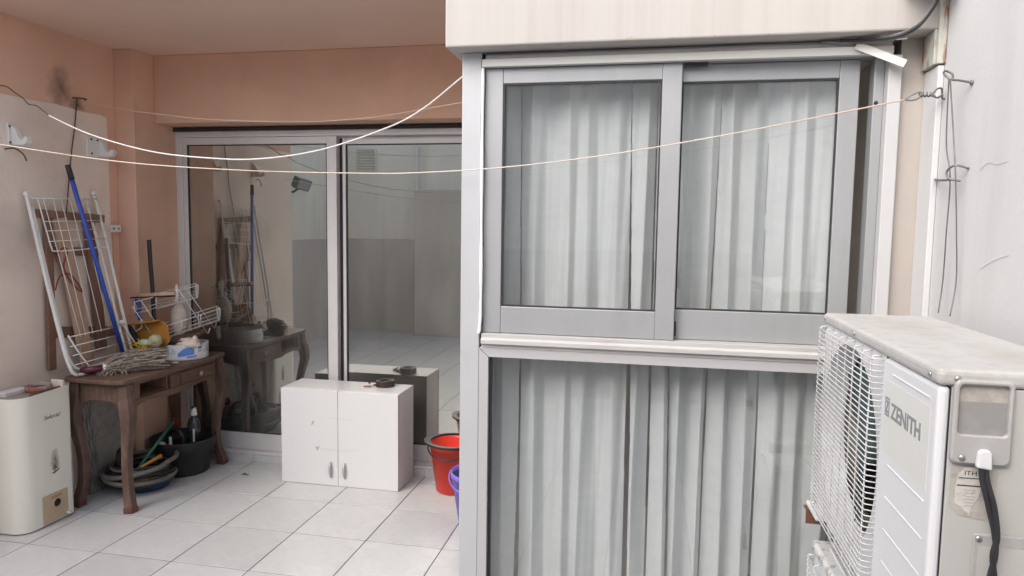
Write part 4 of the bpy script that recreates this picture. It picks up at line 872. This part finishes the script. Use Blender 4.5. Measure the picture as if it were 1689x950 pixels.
# ------------------------------------------------------------------ air conditioners
AX0, AX1, AY0, AY1 = .485, .755, 1.29, 2.10
def make_ac(label, zb, full):
    zt = zb + .565
    e = thing('air_conditioner', label, 'air conditioner', ((AX0 + AX1) / 2, (AY0 + AY1) / 2, zb), 'outdoor air conditioner units on the right wall')
    lidm = 'ac_top' if full else 'ac_top2'
    # lid: world-origin coordinates for its dust stains
    l_ = bx(AX0 - .004, AX1 + .004, AY0 - .004, AY1 + .004, zt - .030, zt).build('lid', lidm, e, bevel=.010, seg=3)
    l_.data.transform(Matrix.Translation(e.location)); l_.location = -e.location
    if not full:
        bx(AX0 + .03, AX0 + .036, AY0 + .08, AY1 - .06, zt + .0002, zt + .005).build('lid_ridge', 'ac', e, bevel=.002)
        bx(AX0 + .07, AX0 + .076, AY0 + .08, AY1 - .06, zt + .0002, zt + .005).build('lid_ridge', 'ac', e, bevel=.002)
    # front plate with the round fan mouth
    gy, gz, gr = 1.845, zb + .268, .246
    y0, y1, z0, z1 = AY0 + .285, AY1, zb, zt - .0305
    vs, fs = [], []; N = 64
    def sq(a_):
        c_, s_ = math.cos(a_), math.sin(a_)
        hy0, hy1, hz0, hz1 = y0 - gy, y1 - gy, z0 - gz, z1 - gz
        t = min((hy1 / c_) if c_ > 1e-6 else 1e9, (hy0 / c_) if c_ < -1e-6 else 1e9, (hz1 / s_) if s_ > 1e-6 else 1e9, (hz0 / s_) if s_ < -1e-6 else 1e9)
        return gy + c_ * t, gz + s_ * t
    angs = sorted([2 * math.pi * k / N for k in range(N)] + [math.atan2(zz - gz, yy - gy) % (2 * math.pi) for yy in (y0, y1) for zz in (z0, z1)])
    N = len(angs)
    for a_ in angs:
        oy, oz = sq(a_); iy, iz = gy + gr * math.cos(a_), gz + gr * math.sin(a_)
        vs += [(AX0 + .004, oy, oz), (AX0 + .004, iy, iz), (AX0 + .06, gy + (gr - .012) * math.cos(a_), gz + (gr - .012) * math.sin(a_))]
    for k in range(N):
        n2 = (k + 1) % N
        fs += [(3 * k, 3 * n2, 3 * n2 + 1, 3 * k + 1), (3 * k + 1, 3 * n2 + 1, 3 * n2 + 2, 3 * k + 2)]
    MB().add(vs, fs).build('fan_shroud', 'ac', e)
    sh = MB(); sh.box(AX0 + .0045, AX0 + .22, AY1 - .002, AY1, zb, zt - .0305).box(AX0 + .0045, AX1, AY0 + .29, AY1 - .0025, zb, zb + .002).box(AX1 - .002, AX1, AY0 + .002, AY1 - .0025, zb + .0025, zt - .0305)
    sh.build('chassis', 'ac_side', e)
    bx(AX0 + .13, AX0 + .14, AY0 + .29, AY1 - .004, zb + .005, zt - .035).build('condenser', 'coil', e)
    # fan
    hub = MB().lathe([(0, 0), (.052, 0), (.052, .05), (.045, .06), (0, .062)], (AX0 + .10, gy, gz), 24, Matrix.Rotation(R(-90), 4, 'Y')).build('fan_hub', 'fan', e)
    for k in range(3):
        a0 = R(20 + 120 * k); vs, fs = [], []
        for i in range(8):
            r_ = .045 + .175 * i / 7
            for j in range(6):
                t = j / 5; a_ = a0 + (t * 1.15 + .35 * i / 7)
                vs.append((AX0 + .045 + .05 * t + .012 * math.sin(t * 3.1), gy + r_ * math.cos(a_), gz + r_ * math.sin(a_)))
        for i in range(7):
            for j in range(5): fs.append((i * 6 + j, i * 6 + j + 1, i * 6 + j + 7, i * 6 + j + 6))
        bl_ = MB().add(vs, fs, True).build('fan_blade', 'fan', e); so_ = bl_.modifiers.new('s', 'SOLIDIFY'); so_.thickness = .003
    # wire guard
    g = MB(); a0_, a1_ = AY0 + .302, AY1 - .006; out = AX0 - .019
    nz_ = 40
    for k in range(nz_ + 1):
        z = zb + .012 + (.512) * k / nz_
        g.tube([(AX0 + .004, a0_, z), (out + .004, a0_ + .006, z), (out, a0_ + .016, z), (out, a1_ - .016, z), (out + .004, a1_ - .004, z), (AX0 + .004, a1_ + .002, z)], .0015, 5)
    for k in range(8):
        y = a0_ + .016 + (a1_ - a0_ - .032) * k / 7
        g.tube([(AX0 + .004, y, zb + .004), (out + .006, y, zb + .006), (out + .0022, y, zb + .014), (out + .0022, y, zb + .516), (out + .006, y, zb + .528), (AX0 + .004, y, zb + .530)], .0018, 5)
    g.build('wire_guard', 'guard', e)
    # service panel at the near end
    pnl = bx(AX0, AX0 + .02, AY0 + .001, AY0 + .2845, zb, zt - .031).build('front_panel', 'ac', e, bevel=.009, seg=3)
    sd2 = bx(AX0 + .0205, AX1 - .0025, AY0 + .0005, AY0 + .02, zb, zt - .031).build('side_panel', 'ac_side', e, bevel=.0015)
    bx(AX0 + .018, AX0 + .0235, AY0 + .004, AY0 + .02, zb + .002, zt - .033).build('panel_gap', 'coil', e)
    for (y, z) in ((AY0 + .03, zt - .016), (AY1 - .02, zt - .014), (AY0 + .50, zt - .014)):
        MB().lathe([(.0055, 0), (.0055, .002), (.003, .0035), (0, .0035)], (AX0 - .004, y, z), 12, Matrix.Rotation(R(-90), 4, 'Y')).build('screw', 'steel', e)
    MB().lathe([(.0055, 0), (.0055, .002), (.003, .0035), (0, .0035)], (AX0 + .026, AY0 - .004, zt - .016), 12, Matrix.Rotation(R(90), 4, 'X')).build('screw', 'steel', e)
    if full:
        for z in (zt - .062, zt - .250, zt - .318, zt - .386, zt - .454, zt - .522):
            bx(AX0 - .0014, AX0 + .002, AY0 + .035, AY0 + .235, z, z + .005).build('ridge', 'ac', pnl, bevel=.002)
        bx(AX0 - .0004, AX0 + .002, AY0 + .03, AY0 + .262, zt - .225, zt - .075).build('sticker', 'ac_sticker', pnl)
        mtx = Matrix(((0, 0, -1, AX0 - .0006), (-1, 0, 0, 1.518), (0, 1, 0, zt - .146), (0, 0, 0, 1)))
        text_obj('ZENITH', 'lettering', 'logo', pnl, mtx, .044, 0, .160, .0004, .0012)
        lg = MB(); ya, yb2, za, zb2 = 1.553, 1.528, zt - .149, zt - .110
        lg.box(AX0 - .0012, AX0 - .0006, yb2, ya, za, za + .004).box(AX0 - .0012, AX0 - .0006, yb2, ya, zb2 - .004, zb2).box(AX0 - .0012, AX0 - .0006, yb2, yb2 + .003, za + .0041, zb2 - .0041).box(AX0 - .0012, AX0 - .0006, ya - .003, ya, za + .0041, zb2 - .0041)
        lg.prism([(ya - .006, zb2 - .007), (yb2 + .006, zb2 - .007), (yb2 + .006, zb2 - .012), (ya - .011, za + .012), (yb2 + .006, za + .012), (yb2 + .006, za + .007), (ya - .006, za + .007), (ya - .006, za + .011), (yb2 + .012, zb2 - .0115), (ya - .006, zb2 - .0115)], 0, AX0 - .0012, AX0 - .0006)
        lg.build('emblem', 'logo', pnl)
        # grip cover on the side
        yy = AY0
        gc = thing  # (keeps the name free)
        cov = MB(); fr_ = .012
        X0c, X1c, Z0c, Z1c = .506, .597, zb + .405, zb + .549
        wx0, wx1, wz0, wz1 = .514, .590, zb + .455, zb + .541
        def rr_(x0, x1, z0, z1, r_):
            out_ = []
            for (cx_, cz_, a0) in ((x1 - r_, z1 - r_, 0), (x0 + r_, z1 - r_, 90), (x0 + r_, z0 + r_, 180), (x1 - r_, z0 + r_, 270)):
                for k in range(6): out_.append((cx_ + r_ * math.cos(R(a0 + 18 * k)), cz_ + r_ * math.sin(R(a0 + 18 * k))))
            return out_
        oA, oB, iB, iA = rr_(X0c, X1c, Z0c, Z1c, .010), rr_(X0c + .003, X1c - .003, Z0c + .003, Z1c - .003, .009), rr_(wx0 - .002, wx1 + .002, wz0 - .002, wz1 + .002, .009), rr_(wx0, wx1, wz0, wz1, .008)
        nn_ = 24; vs = [(x, yy, z) for x, z in oA] + [(x, yy - .008, z) for x, z in oA] + [(x, yy - .0105, z) for x, z in oB] + [(x, yy - .0105, z) for x, z in iB] + [(x, yy - .008, z) for x, z in iA] + [(x, yy - .001, z) for x, z in iA]
        fs = [(q * nn_ + k, q * nn_ + (k + 1) % nn_, (q + 1) * nn_ + (k + 1) % nn_, (q + 1) * nn_ + k) for q in range(5) for k in range(nn_)]
        cv = cov.add(vs, fs).build('grip_cover', 'plate_grey', sd2)
        bx(wx0 - .001, wx1 + .001, yy - .0025, yy - .0002, wz0 - .001, wz1 - .030).build('recess', 'plate_dark', sd2)
        bx(wx0 - .001, wx1 + .001, yy + .0006 - .0012, yy + .0009, wz1 - .030, wz1 + .001).build('hand_slot', 'residue', sd2)
        MB().prism([(.542, zb + .403), (.566, zb + .400), (.564, zb + .428), (.560, zb + .434), (.548, zb + .434), (.544, zb + .428)], 1, yy - .022, yy - .0106).build('cable_boot', 'ac', sd2, bevel=.003)
        MB().lathe([(.005, 0), (.005, .002), (0, .0025)], (.5225, yy - .0105, zb + .416), 12, Matrix.Rotation(R(90), 4, 'X')).build('screw', 'steel', sd2)
        rs = MB().prism([(.512, zb + .398), (.575, zb + .398), (.585, zb + .392), (.580, zb + .32), (.57, zb + .306), (.528, zb + .312), (.512, zb + .33)], 1, yy - .0004, yy + .0006).build('glue_residue', 'residue', sd2)
        lb = MB().prism([(.524, zb + .386), (.534, zb + .396), (.552, zb + .397), (.563, zb + .380), (.556, zb + .345), (.547, zb + .330), (.544, zb + .313), (.535, zb + .322), (.520, zb + .333), (.5195, zb + .36)], 1, yy - .0012, yy - .0005).build('torn_label', 'foil', sd2)
        for (x0_, x1_, z_, h_) in ((.524, .560, .3775, .0016), (.522, .562, .364, .0022)): bx(x0_, x1_, yy - .0016, yy - .0012, zb + z_, zb + z_ + h_).build('print_line', 'ink', lb)
        for k in range(6): bx(.532 + .002 * (k % 3), .553 - .003 * (k % 2), yy - .0015, yy - .0012, zb + .357 - .0055 * k, zb + .3582 - .0055 * k).build('print_line', 'plate_grey', lb)
        text_obj('ITH', 'lettering', 'ink', lb, Matrix(((1, 0, 0, .533), (0, 0, -1, yy - .0014), (0, 1, 0, zb + .3835), (0, 0, 0, 1))), .011, 0, .018, .0002)
        # valve recess plate
        vp = MB(); vp.box(.552, .70, yy - .004, yy - .0005, zb + .02, zb + .283); vp.build('valve_plate', 'plate_grey', sd2, bevel=.004)
        MB().box(.560, .69, yy - .0052, yy - .0042, zb + .03, zb + .262).build('valve_guard', 'ac_side', sd2, bevel=.0004)
        MB().lathe([(.005, 0), (.005, .002), (0, .0025)], (.560, yy - .004, zb + .275), 12, Matrix.Rotation(R(90), 4, 'X')).build('screw', 'steel', sd2)
        for (dx, q) in ((0, 0), (.007, 1)):
            P_ = [(.551 + dx, yy - .014, zb + .42), (.553 + dx, yy - .017, zb + .385), (.564 + dx, yy - .020 - .004 * q, zb + .34), (.576 + dx * .3, yy - .022 - .004 * q, zb + .29), (.579 - dx * .8, yy - .022 - .004 * q, zb + .255), (.571 + dx * 1.5, yy - .022, zb + .20), (.566 + dx * 1.5, yy - .02, zb + .10), (.566 + dx, yy - .01, zb + .02)]
            MB().tube(spline(P_, 6), .0048, 8).build('cable', 'cable', sd2)
    for (x, y) in ((AX0 + .012, AY1 - .06), (AX1 - .05, AY1 - .06), (AX0 + .012, AY0 + .12), (AX1 - .05, AY0 + .12)):
        bx(x - .028, x + .03, y - .02, y + .105 if y > 1.8 else y + .02, zb - .013, zb - .0005).build('foot', 'ac', e, bevel=.003)
        MB().lathe([(.009, 0), (.009, .006), (.005, .008), (0, .008)], (x - .012, (y + .083) if y > 1.8 else y, zb - .0005), 6).build('bolt', 'steel', e)
        if not full: MB().lathe([(.02, 0), (.02, zb - .0135)], (x, y, 0), 12).build('leg', 'rubber', e)
    return e
make_ac('white air conditioner outdoor unit with large round fan and lettering', .757, True)
make_ac('second white air conditioner unit with dusty lid, below the lettered one', .092, False)
for (y, lb_) in ((2.125, 'brown steel wall bracket under the far end of the upper air conditioner'), (1.41, 'brown steel wall bracket under the near end of the upper air conditioner')):
    br = thing('wall_bracket', lb_, 'bracket', (.83, y, .70), 'brackets under the upper air conditioner')
    MB().box(.462, .828, y - .018, y + .018, .738, .743).box(.462, .828, y - .018, y - .0145, .70, .7378).build('arm', 'bracket', br, bevel=.001)
    bx(.823, .829, y - .018, y + .018, .45, .7378).build('wall_plate', 'bracket', br, bevel=.001)
    MB().beam((.56, y, .715), (.822, y, .47), .006, .025, (0, 1, 0)).build('strut', 'bracket', br)
